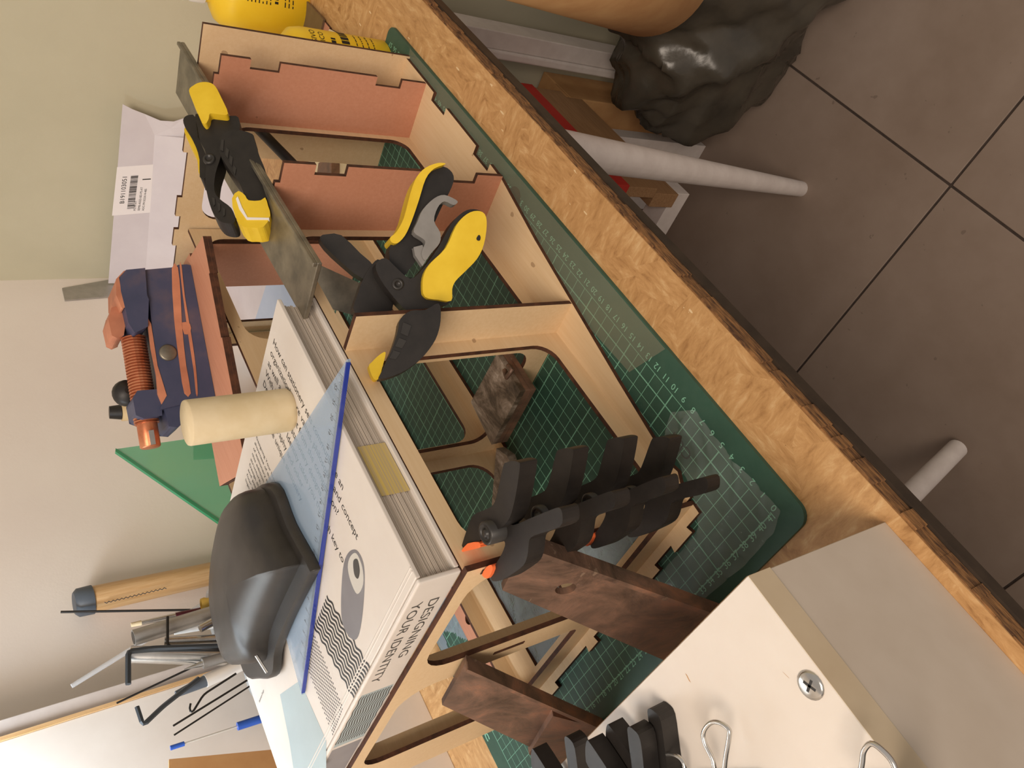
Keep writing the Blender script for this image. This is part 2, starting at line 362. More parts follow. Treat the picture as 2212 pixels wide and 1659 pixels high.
# ================================================================== FILM LYING ON THE MAT
def film(name, label, poly, step, amp, matn, seed, zbase=.06, hole=None):
    rnd = random.Random(seed); ph = [rnd.uniform(0, 9) for _ in range(12)]
    def inside(x, y, P):
        c = False
        for i in range(len(P)):
            (x1, y1), (x2, y2) = P[i], P[i-1]
            if (y1 > y) != (y2 > y) and x < (x2-x1)*(y-y1)/(y2-y1)+x1: c = not c
        return c
    def hgt(x, y):
        h = 0
        for k in range(4):
            a = ph[k]; f_ = .55*(1.7**k); q = math.sin(f_*(x*math.cos(a)+y*math.sin(a))+ph[k+4]+1.3*math.sin(.5*x+ph[k+8])+1.1*math.sin(.6*y+a))
            h += (1-abs(q))**4/(1.5**k)
        return zbase+amp*h
    xs = [p[0] for p in poly]; ys = [p[1] for p in poly]; nx = int((max(xs)-min(xs))/step)+1; ny = int((max(ys)-min(ys))/step)+1
    idx = {}; m = MB(); vs = []; fs = []
    for i in range(nx+1):
        for j in range(ny+1):
            x = min(xs)+i*step; y = min(ys)+j*step
            if inside(x, y, poly) and not (hole and inside(x, y, hole)): idx[i, j] = len(vs); vs.append((x, y, hgt(x, y)))
    def near(x, y):
        best = None
        for a in range(len(poly)):
            (x1, y1), (x2, y2) = poly[a], poly[a-1]; dx, dy = x2-x1, y2-y1; t_ = max(0, min(1, ((x-x1)*dx+(y-y1)*dy)/(dx*dx+dy*dy+1e-9)))
            q_ = (x1+t_*dx, y1+t_*dy); d_ = (q_[0]-x)**2+(q_[1]-y)**2
            if best is None or d_ < best[0]: best = (d_, q_)
        return best[1]
    core = set(idx)
    for (i, j) in list(core):
        for a in (-1, 0, 1):
            for b in (-1, 0, 1):
                k = (i+a, j+b)
                x, y = min(xs)+k[0]*step, min(ys)+k[1]*step
                if k not in idx and not (hole and inside(x, y, hole)):
                    q_ = near(x, y); idx[k] = len(vs); vs.append((q_[0], q_[1], hgt(*q_)))
    for (i, j) in list(idx):
        q = [(i, j), (i+1, j), (i+1, j+1), (i, j+1)]
        if all(k in idx for k in q): fs.append([idx[k] for k in q])
    m.add(vs, fs, 0, True); o = m.build(name, matn, origin=(poly[0][0], poly[0][1], 0)); tag(o, label, 'plastic film'); return o
film('plastic_film', 'crumpled clear plastic film over the near corner of the mat beside the white box',
     [(9.3, .9), (8.0, -.75), (5.8, -.55), (3.0, -.7), (-.3, -.8), (-.9, .6), (-1.0, 4), (-.6, 9), (-1.2, 14), (2, 16.5), (2.6, 12), (2.6, 5), (5, 3.4), (8.6, 2.6)], .16, .30, 'film_clear', 5)
film('plastic_film', 'plastic film tinted with lamp sheen, with a torn hole, lying inside the plywood frame under the book',
     [(5.4, 16), (5.7, 8.6), (7.4, 10.5), (8.6, 13), (11.5, 16), (14, 21), (18, 26), (20.4, 32), (19, 43), (5.6, 42.6)], .25, .16, 'film_lamp_sheen', 9,
     hole=[(11.2, 37.5), (12.3, 36.4), (13.1, 38), (14.6, 39.2), (15.6, 40.8), (14.3, 41.2), (12.6, 39.8)])  # pale bluish tint paints the lamp's reflection into the film
film('plastic_film', 'dusty plastic film strip covering the front margin of the mat by the frame',
     [(12.4, -1.95), (53.5, -1.95), (53, .2), (40, 1.2), (30, 3), (20, 2.0), (13.8, 1.6)], .5, .0, 'film_tape', 3, .03)
# ================================================================== PLYWOOD FRAME
fr = thing('plywood_box', 'laser-cut plywood box frame with finger-jointed edges standing on the mat', 'plywood box', (28, 18, 0))
ZT = 18.7; TH = .35; CR2 = ['ply_cream', 'burnt_edge']; PK2 = ['ply_pink', 'burnt_edge']; MIX2 = ['ply_pink', 'ply_cream', 'burnt_edge']
# bottom boards
front = [(53.1, -1.15), (49.0, -1.1), (47.05, -1.05), (47.05, -.3), (44.45, -.3), (44.45, -1.0), (38.6, -.9), (38.6, -.12), (36.0, -.12), (36.0, -.8), (33.9, -.72),
         (27.5, .52), (21.1, 1.52), (14.0, 2.62), (7.2, 3.55), (6.2, 3.35), (5.6, 3.75), (4.4, 3.85), (4.4, 4.45), (53.1, 4.45)]
MB().plate([inz(0, front)], (0, 0, TH), (0, 0, 1)).build('bottom_board', CR2, fr)
left = [(3.95, 4.0), (3.27, 4.05)]
for a, b in ((5.5, 7.75), (9.95, 12.3), (14.9, 17.2), (19.85, 21.4), (27.4, 29.6), (31.8, 34.2)):
    left += [(3.3, a+.15), (2.78, a), (2.78, b+.1), (3.3, b)]
left += [(3.3, 36.5), (3.95, 36.5)]
MB().plate([inz(0, left)], (0, 0, TH), (0, 0, 1)).build('bottom_board', CR2, fr)
MB().plate([inz(.02, [(4.3, 4.9), (5.5, 4.9), (5.5, 32.3), (4.3, 32.3)])], (0, 0, TH), (0, 0, 1)).build('bottom_board', CR2, fr)
MB().plate([inz(0, [(20.2, 16.95), (52.2, 16.95), (52.2, 18.3), (20.2, 18.3)])], (0, 0, TH), (0, 0, 1)).build('bottom_board', CR2, fr)
MB().plate([inz(.02, [(21.45, 4.9), (22.5, 4.9), (22.5, 16.9), (21.45, 16.9)])], (0, 0, TH), (0, 0, 1)).build('bottom_board', CR2, fr)
MB().plate([inz(0, [(53.45, 4.5), (56.0, 4.5), (56.0, 33), (53.45, 33)])], (0, 0, TH), (0, 0, 1)).build('bottom_board', CR2, fr)
MB().plate([inz(0, [(4.4, 28.9), (52.2, 28.9), (52.2, 32.4), (4.4, 32.4)])], (0, 0, TH), (0, 0, 1)).build('bottom_board', CR2, fr)
# upright panels with rounded windows
def panel_y(y, x0, x1, wins, name='window_panel', mats=CR2, zt=ZT, notch=()):
    out = [(x0, 0), (x1, 0), (x1, zt), (x0, zt)]
    MB().plate([iny(y, out)]+[iny(y, rrect(*w)) for w in wins], (0, TH, 0), (0, 0, 1)).build(name, mats, fr)
def panel_x(x, y0, y1, wins, name='window_panel', mats=CR2, zt=ZT, top=None):
    out = top or [(y0, 0), (y1, 0), (y1, zt), (y0, zt)]
    MB().plate([inx(x, out)]+[inx(x, rrect(*w)) for w in wins], (TH, 0, 0), (0, 0, 1)).build(name, mats, fr)
ZB = 17.95
panel_y(4.45, 4.3, 53.1, [(5.7, 19.95, 1.85, 16.75, 1.5), (22.5, 33.1, 1.5, 17.2, 1.5), (35.3, 47.95, 1.2, 17.2, 1.5), (49.6, 52.0, 1.2, 17.2, .8)], zt=ZB)
panel_y(18.3, 4.3, 52.8, [(5.7, 20.0, 1.8, 16.8, 1.8), (22.5, 35.0, 1.8, 16.8, 1.8), (37.0, 51.2, 1.8, 16.9, 1.8)], zt=ZB)
panel_y(32.4, 4.3, 52.8, [(5.7, 20.0, 1.8, 16.8, 1.8), (22.5, 35.0, 1.8, 16.8, 1.8), (37.0, 51.2, 1.8, 16.8, 1.8)], zt=ZB)
panel_x(3.95, 4.1, 36.5, [(5.1, 16.1, 2.15, 17.0, [.6, .6, 2.6, 2.2]), (18.75, 31.2, 2.15, 17.0, [.6, .6, 2.2, 2.4])], zt=ZB)
panel_x(21.1, 4.8, 18.3, [(6.3, 16.9, 1.9, 16.8, 1.4)], zt=ZB)
# right end panel with joint notches along the top
panel_x(53.1, -1.35, 33, [(10.4, 17.4, 2.0, 16.9, 1.6), (20, 31, 2.0, 16.9, 1.6)],
        top=[(-1.35, 0), (33, 0), (33, 18.7), (20.5, 18.7), (20.5, 19.1), (18.6, 19.1), (18.6, 18.7), (17.1, 18.7), (17.1, 19.15), (15.0, 19.15), (15.0, 18.75), (10.3, 18.75), (10.3, 19.15), (8.1, 19.15), (8.1, 18.8), (-1.35, 18.8)])
# upright dividers in the front bays, notched for finger joints
def divider(x, yf, yb, mats, zt, nt=True):
    o = [(yf, TH)]
    if nt:
        for a, b in ((2.8, 5.25), (13.9, 16.3)): o += [(yf, a), (yf+.8, a), (yf+.8, b), (yf, b)]
    o += [(yf, zt), (yf+1.55, zt), (yf+1.55, zt+.35), (yb-.3, zt+.35), (yb, zt), (yb, TH)] if nt else [(yf, zt), (yb, zt), (yb, TH)]
    MB().plate([inx(x, o)], (TH, 0, 0), (0, 0, 1)).build('divider', mats, fr)
divider(33.9, -1.0, 4.45, PK2, 18.6); divider(48.6, -1.05, 4.45, PK2, 18.6)
divider(21.1, 1.55, 4.45, CR2, 17.9, False); divider(50.9, 18.65, 24.0, PK2, 17.6, False)
MB().box((49.1, 4.81, 8.2), (49.6, 5.1, 8.9)).build('glue_block', 'ply_pink', fr)
# dark mortise slots in the left panel
for y0, y1, z0, z1 in ((4.35, 4.75, 14.9, 16.9), (17.2, 17.5, 8.0, 10.6)):
    MB().box((3.9, y0, z0), (3.96, y1, z1)).build('mortise', 'burnt_edge', fr)
# back bar with a drilled hole
ho = [(13.6+.55*math.cos(k*math.pi/8), 34.2+.8*math.sin(k*math.pi/8)) for k in range(16)]
MB().plate([inz(.36, [(4.4, 32.9), (40, 32.9), (40, 36.2), (4.4, 36.2)]), inz(.36, ho)], (0, 0, TH), (0, 0, 1)).build('bottom_board', PK2, fr)
MB().lathe([(.79, 0), (.79, .01)], (13.6, 34.2, .34), n=20, smooth=False).build('drilled_hole', 'burnt_edge', fr)
# tapered corner board bridging the right panel and the middle panel
A = zp((438, 510), 19.42); ua = (zp((498, 826), 19.42)-A).normalized(); wa = Vector((ua.y, -ua.x, 0)); wa = wa if wa.y > 0 else -wa; A.z = ZB
for k, (zz, mm) in enumerate(((18.72, MIX2), (19.08, MIX2))):
    P = [(0, 0), (3.3, 0), (3.3, .25), (9, .25), (9, 0), (15.2, 0), (15.2, .25), (20.3, .25), (20.3, 8.6), (0, 8.6), (0, 7), (-.35, 7), (-.35, 4.6), (0, 4.6)]
    MB().plate([[A+ua*a+wa*b+Vector((0, 0, zz-ZB+.0)) for a, b in P]], (0, 0, .34), (0, 0, 2)).build('cover_board', mm, fr)
# ------------------------------------------------------------------ helpers for shaped outlines
def smooth_loop(P, k=4):
    n = len(P); out = []
    for i in range(n):
        p0, p1, p2, p3 = (Vector(P[(i+j-1) % n]) for j in range(4))
        for s_ in range(k):
            t = s_/k; out.append(.5*((2*p1)+(p2-p0)*t+(2*p0-5*p1+4*p2-p3)*t*t+(3*p1-p0-3*p2+p3)*t**3))
    return out
def facing(p1, p2):
    p1, p2 = Vector(p1), Vector(p2); n = CC-(p1+p2)/2; d = (p2-p1).normalized(); n = n-d*n.dot(d); return p1, n.normalized()
def zm(o, s, pts): return [(o[0]+a*s, o[1]+b*s) for a, b in pts]
def shape(m, px, pl, front, back, mi=(0, 0, 0), k=3):
    """outline lying on plane pl = (point, normal), given real thickness front..back along the normal"""
    o, n = pl; P = [hit(p, o, n)+n*front for p in px]
    if k > 1: P = smooth_loop(P, k)
    m.plate([P], -n*(front+back), mi); return m
Z3 = Vector((0, 0, 1))
# ================================================================== BOOK LYING ON THE FRAME
BZ0, BZ1 = 18.0, 20.6; bx0, bx1, by0, by1 = 4.25, 26.35, 4.45, 37.2
bk = thing('book', 'thick white hardcover book of stationery designs lying across the frame', 'book', (15, 20, BZ0))
MB().box((bx0+.34, by0, BZ0), (bx1, by1, BZ0+.28)).build('back_cover', 'book_cover', bk, bevel=.06)
fcov = MB().box((bx0+.34, by0, BZ1-.28), (bx1, by1, BZ1)).build('front_cover', 'book_cover', bk, bevel=.06)
spine = MB().box((bx0, by0, BZ0), (bx0+.3, by1, BZ1)).build('spine', 'book_cover', bk, bevel=.1, seg=3)
m = MB(); rnd = random.Random(5); zz = BZ0+.29
while zz < BZ1-.30:
    h_ = rnd.uniform(.03, .10); dd = rnd.uniform(0, .10); m.box((bx0+.32, by0+.28+dd, zz), (bx1-.35-dd, by1-.3, min(zz+h_*.86, BZ1-.29))); zz += h_
m.build('pages', 'page_edges', bk)
MB().box((10.0, by0+.262, BZ0+.32), (13.6, by0+.285, BZ1-.5)).build('page_print', 'yellow_tint', bk)
def onbook(p): return zp(p, BZ1)
for i in (0, 1): MB().tube([(5.05+.22*i, by0+.02, BZ1-.03), (5.05+.22*i, by1-.02, BZ1-.03)], .06, 8).build('hinge_groove', 'book_cover', fcov)
bt = BZ1+.012
L1 = ['How can stationery sets communicate an', "organization's core values, philosophy and concept", 'as well as stand out from the competition?', 'With its creative stationery designs,', 'Designing Your Identity takes you through key to', 'color, typography and other', 'to produce unique stationery.']
p0 = onbook((592, 737))
for i, s_ in enumerate(L1):
    MB().text(s_, (p0.x+.1, p0.y+.3+i*.98, bt), -Xp, -Yp, .76).build('cover_text', 'print_black', fcov)
L2 = ['Designing Your Identity is a protean', 'showcase of the diversity of today', 'of stationery sets, each one of the', 'this edition designed to a scale', 'structure, material and texture', 'Design studios pass on their skill', 'and passion, work and interest', 'four areas of graphic identity:', 'logo and organization of the sheet']
p1 = onbook((640, 950))
for i, s_ in enumerate(L2):
    MB().text(s_, (24.6, 16.2+i*.62, bt), -Xp, -Yp, .42, width=7.6).build('cover_text', 'print_black', fcov)
# printed can, wave pattern, dot pattern and teal field
def blob2(c, a, b, ang, n=28): 
    return [(c[0]+a*math.cos(t)*math.cos(ang)-b*math.sin(t)*math.sin(ang), c[1]+a*math.cos(t)*math.sin(ang)+b*math.sin(t)*math.cos(ang)) for t in (2*math.pi*i/n for i in range(n))]
can = [onbook(p) for p in ((752, 1195), (770, 1188), (785, 1215), (788, 1260), (783, 1330), (774, 1375), (760, 1380), (742, 1352), (737, 1310), (741, 1230))]
def flat(pts, name, matn, dz=.01, k=4):
    P = smooth_loop([Vector((p.x, p.y, BZ1+dz)) for p in pts], k); MB().plate([P], (0, 0, .004), (0, 0, 0)).build(name, matn, fcov)
plain('print_can', '6f6d72', '8b898d', 8, .4)
flat(can, 'cover_print', 'print_can')
flat([onbook(p) for p in ((757, 1203), (770, 1195), (783, 1225), (785, 1262), (772, 1283), (758, 1255), (752, 1225))], 'cover_print', 'print_pale', .016)
flat([onbook(p) for p in ((764, 1212), (773, 1208), (778, 1232), (774, 1250), (766, 1240))], 'cover_print', 'print_grey', .022)
def field(px):
    q = [onbook(p) for p in px]; return q[0], q[1]-q[0], q[3]-q[0]
O, ea, eb = field(((708, 1283), (678, 1356), (744, 1524), (800, 1440))); m = MB(); nw = 10
for i in range(nw):
    n = 90; q = [((i+.5)/nw+.028*math.sin(j*.42), j/(n-1)) for j in range(n)]
    vs_ = [O+ea*(s_-.024)+eb*t_ for s_, t_ in q]+[O+ea*(s_+.026)+eb*t_ for s_, t_ in q]
    m.add([Vector((p.x, p.y, bt)) for p in vs_], [(j, j+1, n+j+1, n+j) for j in range(n-1)])
m.build('cover_print', 'print_black', fcov)
O, ea, eb = field(((676, 1362), (657, 1425), (700, 1592), (742, 1530))); m = MB(); na_, nb_ = 11, 30; la, lb_ = ea/na_, eb/nb_
for i in range(na_):
    for j in range(nb_):
        p = O+la*(i+.5+(.25 if j % 2 else -.25))+lb_*(j+.5)
        if p.x > bx0+.3: m.add([Vector((q.x, q.y, bt)) for q in (p-la*.3, p-lb_*.42, p+la*.3, p+lb_*.42)], [(0, 1, 2, 3)])
m.build('cover_print', 'print_black', fcov)
flat([onbook(p) for p in ((605, 1500), (648, 1470), (705, 1600), (705, 1659), (640, 1700), (625, 1600))], 'cover_print', 'book_teal', .008, 1)
MB().text('Stationery Design', (13.2, 36.0, bt), -Yp, Xp, .3).build('cover_text', 'print_grey', fcov)
# spine lettering and print (reads along the spine)
sx = bx0-.012
MB().text('DESIGNING', (sx, 6.6, BZ0+1.15), Yp, -Z3, .86, width=6.4).build('spine_text', 'print_grey', spine)
MB().text('YOUR IDENTITY', (sx, 6.6, BZ0+2.2), Yp, -Z3, .86, width=9.0).build('spine_text', 'print_grey', spine)
m = MB()
for i in range(12):
    zz = BZ0+.25+i*.19; q = [(17.2+j*.3, zz+.05*math.sin(j*1.2)) for j in range(24)]
    n = len(q); m.add([(sx, a, b-.03) for a, b in q]+[(sx, a, b+.05) for a, b in q], [(j, j+1, n+j+1, n+j) for j in range(n-1)])
m.build('spine_print', 'print_grey', spine)
MB().plate([inx(sx+.006, [(17.0, BZ0+.2), (24.6, BZ0+.2), (24.6, BZ1-.2), (17.0, BZ1-.2)])], (.004, 0, 0), (0, 0, 0)).build('spine_print', 'book_teal', spine)
MB().plate([inx(sx+.004, [(25, BZ0+.2), (33, BZ0+.2), (33, BZ1-.2), (25, BZ1-.2)])], (.004, 0, 0), (0, 0, 0)).build('spine_print', 'print_can', spine)
# ================================================================== THINGS ON THE BOOK
sq = thing('set_square', 'transparent blue plastic set square lying on the book under the black case', 'set square', (14, 14, 20.66))
V1 = zp((748, 776), 20.95); V2 = zp((650, 1502), 20.95); V3 = Vector((22.3, 21.4, 20.95))
base = Vector((0, 0, 20.95-20.68))
tri = [Vector((p.x, p.y, 20.68)) for p in (V1, V2, V3)]
cen = (tri[0]+tri[1]+tri[2])/3
hole = [cen+(p-cen)*.36 for p in tri]
MB().plate([tri], (0, 0, .22), (0, 0, 0)).build('plate', 'acrylic_blue', sq)
d12 = (tri[1]-tri[0]).normalized(); n12 = Vector((-d12.y, d12.x, 0)); n12 = n12 if (cen-tri[0]).dot(n12) > 0 else -n12
MB().obox(tri[0]+d12*.2-n12*.05, (tri[1]-tri[0])-d12*.4, n12*.1, Vector((0, 0, .25))).build('edge', 'acrylic_blue_edge', sq)
m = MB()
for i in range(230):
    a = tri[0]+d12*(1.2+i*.1)+n12*.14+Vector((0, 0, .226)); l_ = .55 if i % 10 == 0 else (.4 if i % 5 == 0 else .26)
    m.add([a, a+d12*.025, a+d12*.025+n12*l_, a+n12*l_], [(0, 1, 2, 3)])
m.build('scale_ticks', 'print_grey', sq)
for i in range(1, 23):
    MB().text(str(23-i), tri[0]+d12*(1.2+i*1.0-.15)+n12*.75+Vector((0, 0, .226)), d12, n12, .42).build('scale_number', 'print_grey', sq)
# black plastic case, a low dome on a flat base
bc = thing('plastic_case', 'glossy black domed plastic case lying on the blue set square', 'plastic case', (16, 24, 20.92))
bo = [zp(p, 20.95) for p in ((603, 1045), (640, 1130), (688, 1218), (686, 1240), (640, 1330), (612, 1400), (604, 1455), (572, 1462), (540, 1450))]
bo += [Vector((19.6, 33.4, 20.95)), Vector((21.6, 29.5, 20.95)), Vector((22.4, 24.0, 20.95)), Vector((21.8, 19.0, 20.95))]
ring0 = smooth_loop(bo, 4); cb = sum(ring0, Vector())/len(ring0)
def shrink(k, z, sh=(0, 0)): return [Vector((cb.x+(p.x-cb.x)*k+sh[0], cb.y+(p.y-cb.y)*k+sh[1], z)) for p in ring0]
MB().loft([shrink(1, 20.95), shrink(1.0, 21.35), shrink(.97, 21.55)], cap=True).build('base', 'dark_plastic', bc)
MB().loft([shrink(.90, 21.5, (.9, .3)), shrink(.89, 22.2, (.95, .3)), shrink(.87, 22.7, (1.0, .35)), shrink(.80, 23.15, (1.1, .4)), shrink(.66, 23.5, (1.2, .4)), shrink(.4, 23.75, (1.2, .4)), shrink(.06, 23.85, (1.2, .4))]).build('dome', 'dark_plastic', bc)
a, b = zp((553, 1415), 22.6), zp((576, 1452), 22.0)
MB().tube([a, b], .12, 8).build('wire_end', 'steel_bright', bc)
# card tube standing on the book
tb = zp((628, 884), BZ1); tc_ = Vector((tb.x+.1, tb.y+.15, BZ1))
TR = 1.42; TH_ = 6.5
o = MB().lathe([(TR*.9, 0), (TR*.985, .15), (TR, .4), (TR, TH_-.12), (TR*.97, TH_), (.01, TH_)], tc_, n=44).build('nylon_cylinder', 'tube_card')
tag(o, 'solid pale cream cylinder standing upright on the white book', 'cylinder')
# ================================================================== STEEL
def bar(name, label, parts, matn, cat='steel bar'):
    m = MB()
    for q in parts: m.obox(*q)
    o = m.build(name, matn, bevel=.05, seg=1); return tag(o, label, cat)
# long angle iron on top of the dividers
zi = 19.02
fa, fb = zp((391, 90), zi+.3), zp((687, 569), zi+.3); ba = zp((378, 212), zi+.3)
du = (fb-fa); dw = Vector((-.02, 1, 0)); wid = 4.6
o0 = Vector((fa.x, fa.y, zi))
an = bar('angle_iron', 'long grey steel angle iron resting across the pink dividers', [(o0, du, dw*wid, Vector((0, 0, .32))), (o0+Vector((0, 0, .32)), du, dw*.3, Vector((0, 0, .3)))], 'steel_grey', 'angle iron')
# grey flat leaning in the bay behind it
g0, g1, g2, g3 = (hit(p, (30, 8.2, 13.6), nrm((-.35, -.55, .75))) for p in ((690, 572), (778, 612), (761, 680), (674, 655)))
o = MB().plate([[g0, g1, g2, g3]], nrm((-.35, -.55, .75))*-.5, (0, 0, 0)).build('steel_plate', 'steel_grey', bevel=.04, seg=1)
tag(o, 'small flat steel plate leaning inside the bay beside the yellow clamp', 'steel plate')
# stacked flat bars inside the frame
st = thing('steel_bar_stack', 'stack of rusty flat steel bars bolted together on the mat behind the front panel', 'steel bars', (21.2, 12, 1.95))
q = [zp(p, 3.5) for p in ((1073, 764), (1124, 845), (1062, 961), (1017, 868))]
for k in range(3):
    dz = Vector((0, 0, -.52*k)); j = Vector((.06*(k % 2), .05*(k % 2), 0))
    MB().plate([[p+dz+j for p in q]], (0, 0, -.49), (0, 0, 0)).build('bar', 'steel_worn' if k == 0 else 'steel_rust', st, bevel=.05, seg=1)
MB().tube([zp((1098, 790), 3.6), zp((1106, 800), 3.9), zp((1094, 815), 3.9), zp((1090, 800), 3.6)], .2, 8).build('weld_bead', 'steel_rust', st)
q = [zp(p, 2.6) for p in ((1072, 968), (1096, 985), (1112, 1040), (1092, 1090), (1062, 1092))]
sp = MB().plate([[q[0], q[1], q[2], q[3], q[4]]], (0, 0, -.8), (0, 0, 0)).build('steel_block', 'steel_worn', bevel=.05, seg=1)
sp2 = tag(sp, 'worn steel block with bright scratches on the mat behind the small black clamps', 'steel block')
# two dark angle bars leaning on the left panel
def lean(name, label, tp, bt_, hole=None):
    t1, t2 = (xp(p, 3.35) for p in tp); b1, b2 = (zp(p, 1.2) for p in bt_)
    d1 = (b1-t1); d2 = (b2-t2); ext = 1.0+1.25/abs(d1.z); b1 = t1+d1*(1+1.15/abs(d1.z)); b2 = t2+d2*(1+1.15/abs(d2.z))
    n = (b1-t1).cross(t2-t1).normalized(); n = n if n.dot(CC-t1) > 0 else -n
    return t1, t2, b1, b2, n
t1, t2, b1, b2, n = lean('', '', ((1140, 1165), (1085, 1275)), ((1540, 1310), (1420, 1420)))
hc = hit((1222, 1272), t1, n); e1 = (b1-t1).normalized(); e2 = n.cross(e1)
hl = [hc+(e1*math.cos(a)+e2*math.sin(a))*.62 for a in [k*math.pi/10 for k in range(20)]]
lb = thing('angle_bar', 'wide rusty dark steel angle bar with a drilled hole leaning by the black clamps', 'angle bar', (b1+b2)/2)
MB().plate([[t1, b1, b2, t2], hl], -n*.42, (0, 0, 0)).build('web', 'steel_rust', lb)
MB().plate([[t1, b1, b1+(b2-b1).normalized()*.4, t1+(t2-t1).normalized()*.4]], n*.55, (0, 0, 0)).build('flange', 'steel_rust', lb, bevel=.08, seg=1)
t1, t2, b1, b2, n = lean('', '', ((1008, 1428), (955, 1523)), ((1285, 1555), (1200, 1640)))
lb = thing('angle_bar', 'rusty dark steel angle bar leaning on the frame below the book spine', 'angle bar', (b1+b2)/2)
MB().plate([[t1, b1, b2, t2]], -n*.42, (0, 0, 0)).build('web', 'steel_rust', lb)
MB().plate([[t1, b1, b1+(b2-b1).normalized()*.4, t1+(t2-t1).normalized()*.4]], n*.55, (0, 0, 0)).build('flange', 'steel_rust', lb, bevel=.08, seg=1)
c1 = [hit(p, t1+n*.02, n) for p in ((1192, 1532), (1283, 1556), (1218, 1650), (1140, 1615))]
MB().plate([c1], n*.5, (0, 0, 0)).build('end_plate', 'steel_rust', lb, bevel=.05, seg=1)
# ================================================================== SMALL BLACK SPRING CLAMPS
cz = 16.2; SC = ((1020, 930), 520/2212)
def plan(pts, k=3): return smooth_loop([zp(p, cz) for p in zm(*SC, pts)], k)
piv = zp(zm(*SC, [(330, 890)])[0], cz)
UP = [(440, 300), (470, 262), (535, 248), (590, 262), (596, 300), (575, 450), (545, 610), (500, 760), (420, 850), (300, 900), (235, 955), (205, 985), (85, 1040), (56, 1030), (60, 990), (118, 825), (170, 735), (285, 685), (350, 640), (385, 540)]
LO = [(290, 850), (370, 815), (450, 850), (600, 790), (800, 708), (880, 692), (905, 770), (880, 862), (700, 925), (612, 962), (592, 1030), (582, 1120), (545, 1215), (440, 1295), (345, 1350), (262, 1362), (245, 1312), (285, 1212), (345, 1110), (375, 1010), (320, 960)]
P1_ = [(62, 1070), (128, 992), (232, 980), (246, 1008), (238, 1030), (92, 1065)]; P2_ = [(188, 1298), (228, 1228), (275, 1205), (286, 1250), (242, 1330)]
GRP = 'small black spring clamps'
def spring_clamp(label):
    c = thing('spring_clamp', label, 'clamp', (piv.x, piv.y, cz), 0, GRP)
    MB().plate([plan(UP)], (0, 0, 1.05), (0, 0, 0)).build('arm', 'black_plastic', c, bevel=.16)
    MB().plate([[p+Vector((0, 0, -.55)) for p in plan(LO)]], (0, 0, 1.05), (0, 0, 0)).build('arm', 'black_plastic', c, bevel=.16)
    for px, dz in ((P1_, .1), (P2_, -.4)): MB().plate([[p+Vector((0, 0, dz)) for p in plan(px, 2)]], (0, 0, 1.1), (0, 0, 0)).build('jaw_pad', 'orange_pad', c, bevel=.06)
    MB().lathe([(.62, -.7), (.62, 1.42), (.45, 1.5), (.45, 1.38), (.2, 1.38), (.2, 1.5), (.02, 1.5)], piv, n=24).build('pivot_pin', 'dark_plastic', c)
    m = MB(); pp = []
    for k in range(40): a = k*.9; pp.append(piv+Vector((.42*math.cos(a), .42*math.sin(a), -.3+k*.025)))
    m.tube(pp, .06, 5).build('spring', 'steel_bright', c)
    return c
sc0 = spring_clamp('topmost of the four black spring clamps on the corner post, by the book')
def place(px, py, pz, rz, label, tilt=0.0, src=None):
    return copy_thing(src or sc0, Matrix.Translation(Vector((px, py, pz))) @ Matrix.Rotation(rz, 4, 'Z') @ Matrix.Rotation(tilt, 4, 'X'), label)
place(piv.x+.25, piv.y+.2, 12.55, .0, 'second black spring clamp down the corner post, touching the leaning angle bar')
place(piv.x+.3, piv.y+.35, 8.75, .02, 'third black spring clamp down the corner post, above the lowest one')
place(piv.x+.25, piv.y+.65, 5.35, -.06, 'lowest of the four black spring clamps on the corner post, near the mat')
# ================================================================== LARGE YELLOW-AND-BLACK CLAMPS
Q5 = ((600, 400), 700/2212)
k2 = thing('spring_clamp', 'large yellow-handled black spring clamp gripping the upright beside the book', 'clamp', (22, 1, 0), 0, 'large yellow-handled clamps')
Pv = yp((855, 610), 1.0); He = yp((1030, 470), -3.0); body = facing(Pv, He)
P1 = yp((925, 680), .55); P2 = yp((828, 800), 3.2); jawp = facing(P1, P2)
body2 = (body[0]-body[1]*1.2, body[1])
# arm with the lower grip and the back jaw
a_lo = zm(*Q5, [(900, 640), (985, 575), (1090, 430), (1180, 270), (1260, 188), (1330, 168), (1392, 190), (1408, 250), (1400, 340), (1360, 470), (1260, 600), (1180, 690), (1168, 805), (1090, 830), (960, 850), (880, 860), (790, 770), (700, 650), (665, 560), (690, 515), (740, 505), (800, 560)])
shape(MB(), a_lo, body, .2, 1.3).build('arm', 'black_plastic', k2, bevel=.2)
a_gr = zm(*Q5, [(972, 690), (985, 610), (1030, 540), (1130, 440), (1200, 290), (1270, 215), (1340, 192), (1392, 215), (1405, 290), (1385, 420), (1340, 515), (1260, 600), (1195, 665), (1172, 720), (1166, 798), (1080, 792), (988, 772)])
shape(MB(), a_gr, body, .75, 1.0).build('grip', 'yellow_rubber', k2, bevel=.3, seg=3)
shape(MB(), zm(*Q5, [(1335, 378), (1350, 355), (1362, 368), (1358, 392), (1342, 392)]), body, .79, -.7).build('hang_hole', 'black_plastic', k2)
# arm with the upper grip
a_up = [(838, 545), (858, 500), (880, 440), (892, 402), (912, 374), (938, 363), (962, 367), (976, 384), (972, 408), (950, 452), (928, 500), (905, 545), (885, 580), (850, 612)]
shape(MB(), a_up, body2, .5, 1.3).build('arm', 'black_plastic', k2, bevel=.2)
u_gr = [(837, 520), (850, 508), (866, 478), (880, 425), (893, 392), (912, 372), (938, 362), (955, 364), (930, 374), (912, 396), (898, 440), (882, 486), (868, 516), (852, 532), (840, 530)]
shape(MB(), u_gr, body2, 1.1, 1.2).build('grip', 'yellow_rubber', k2, bevel=.2)
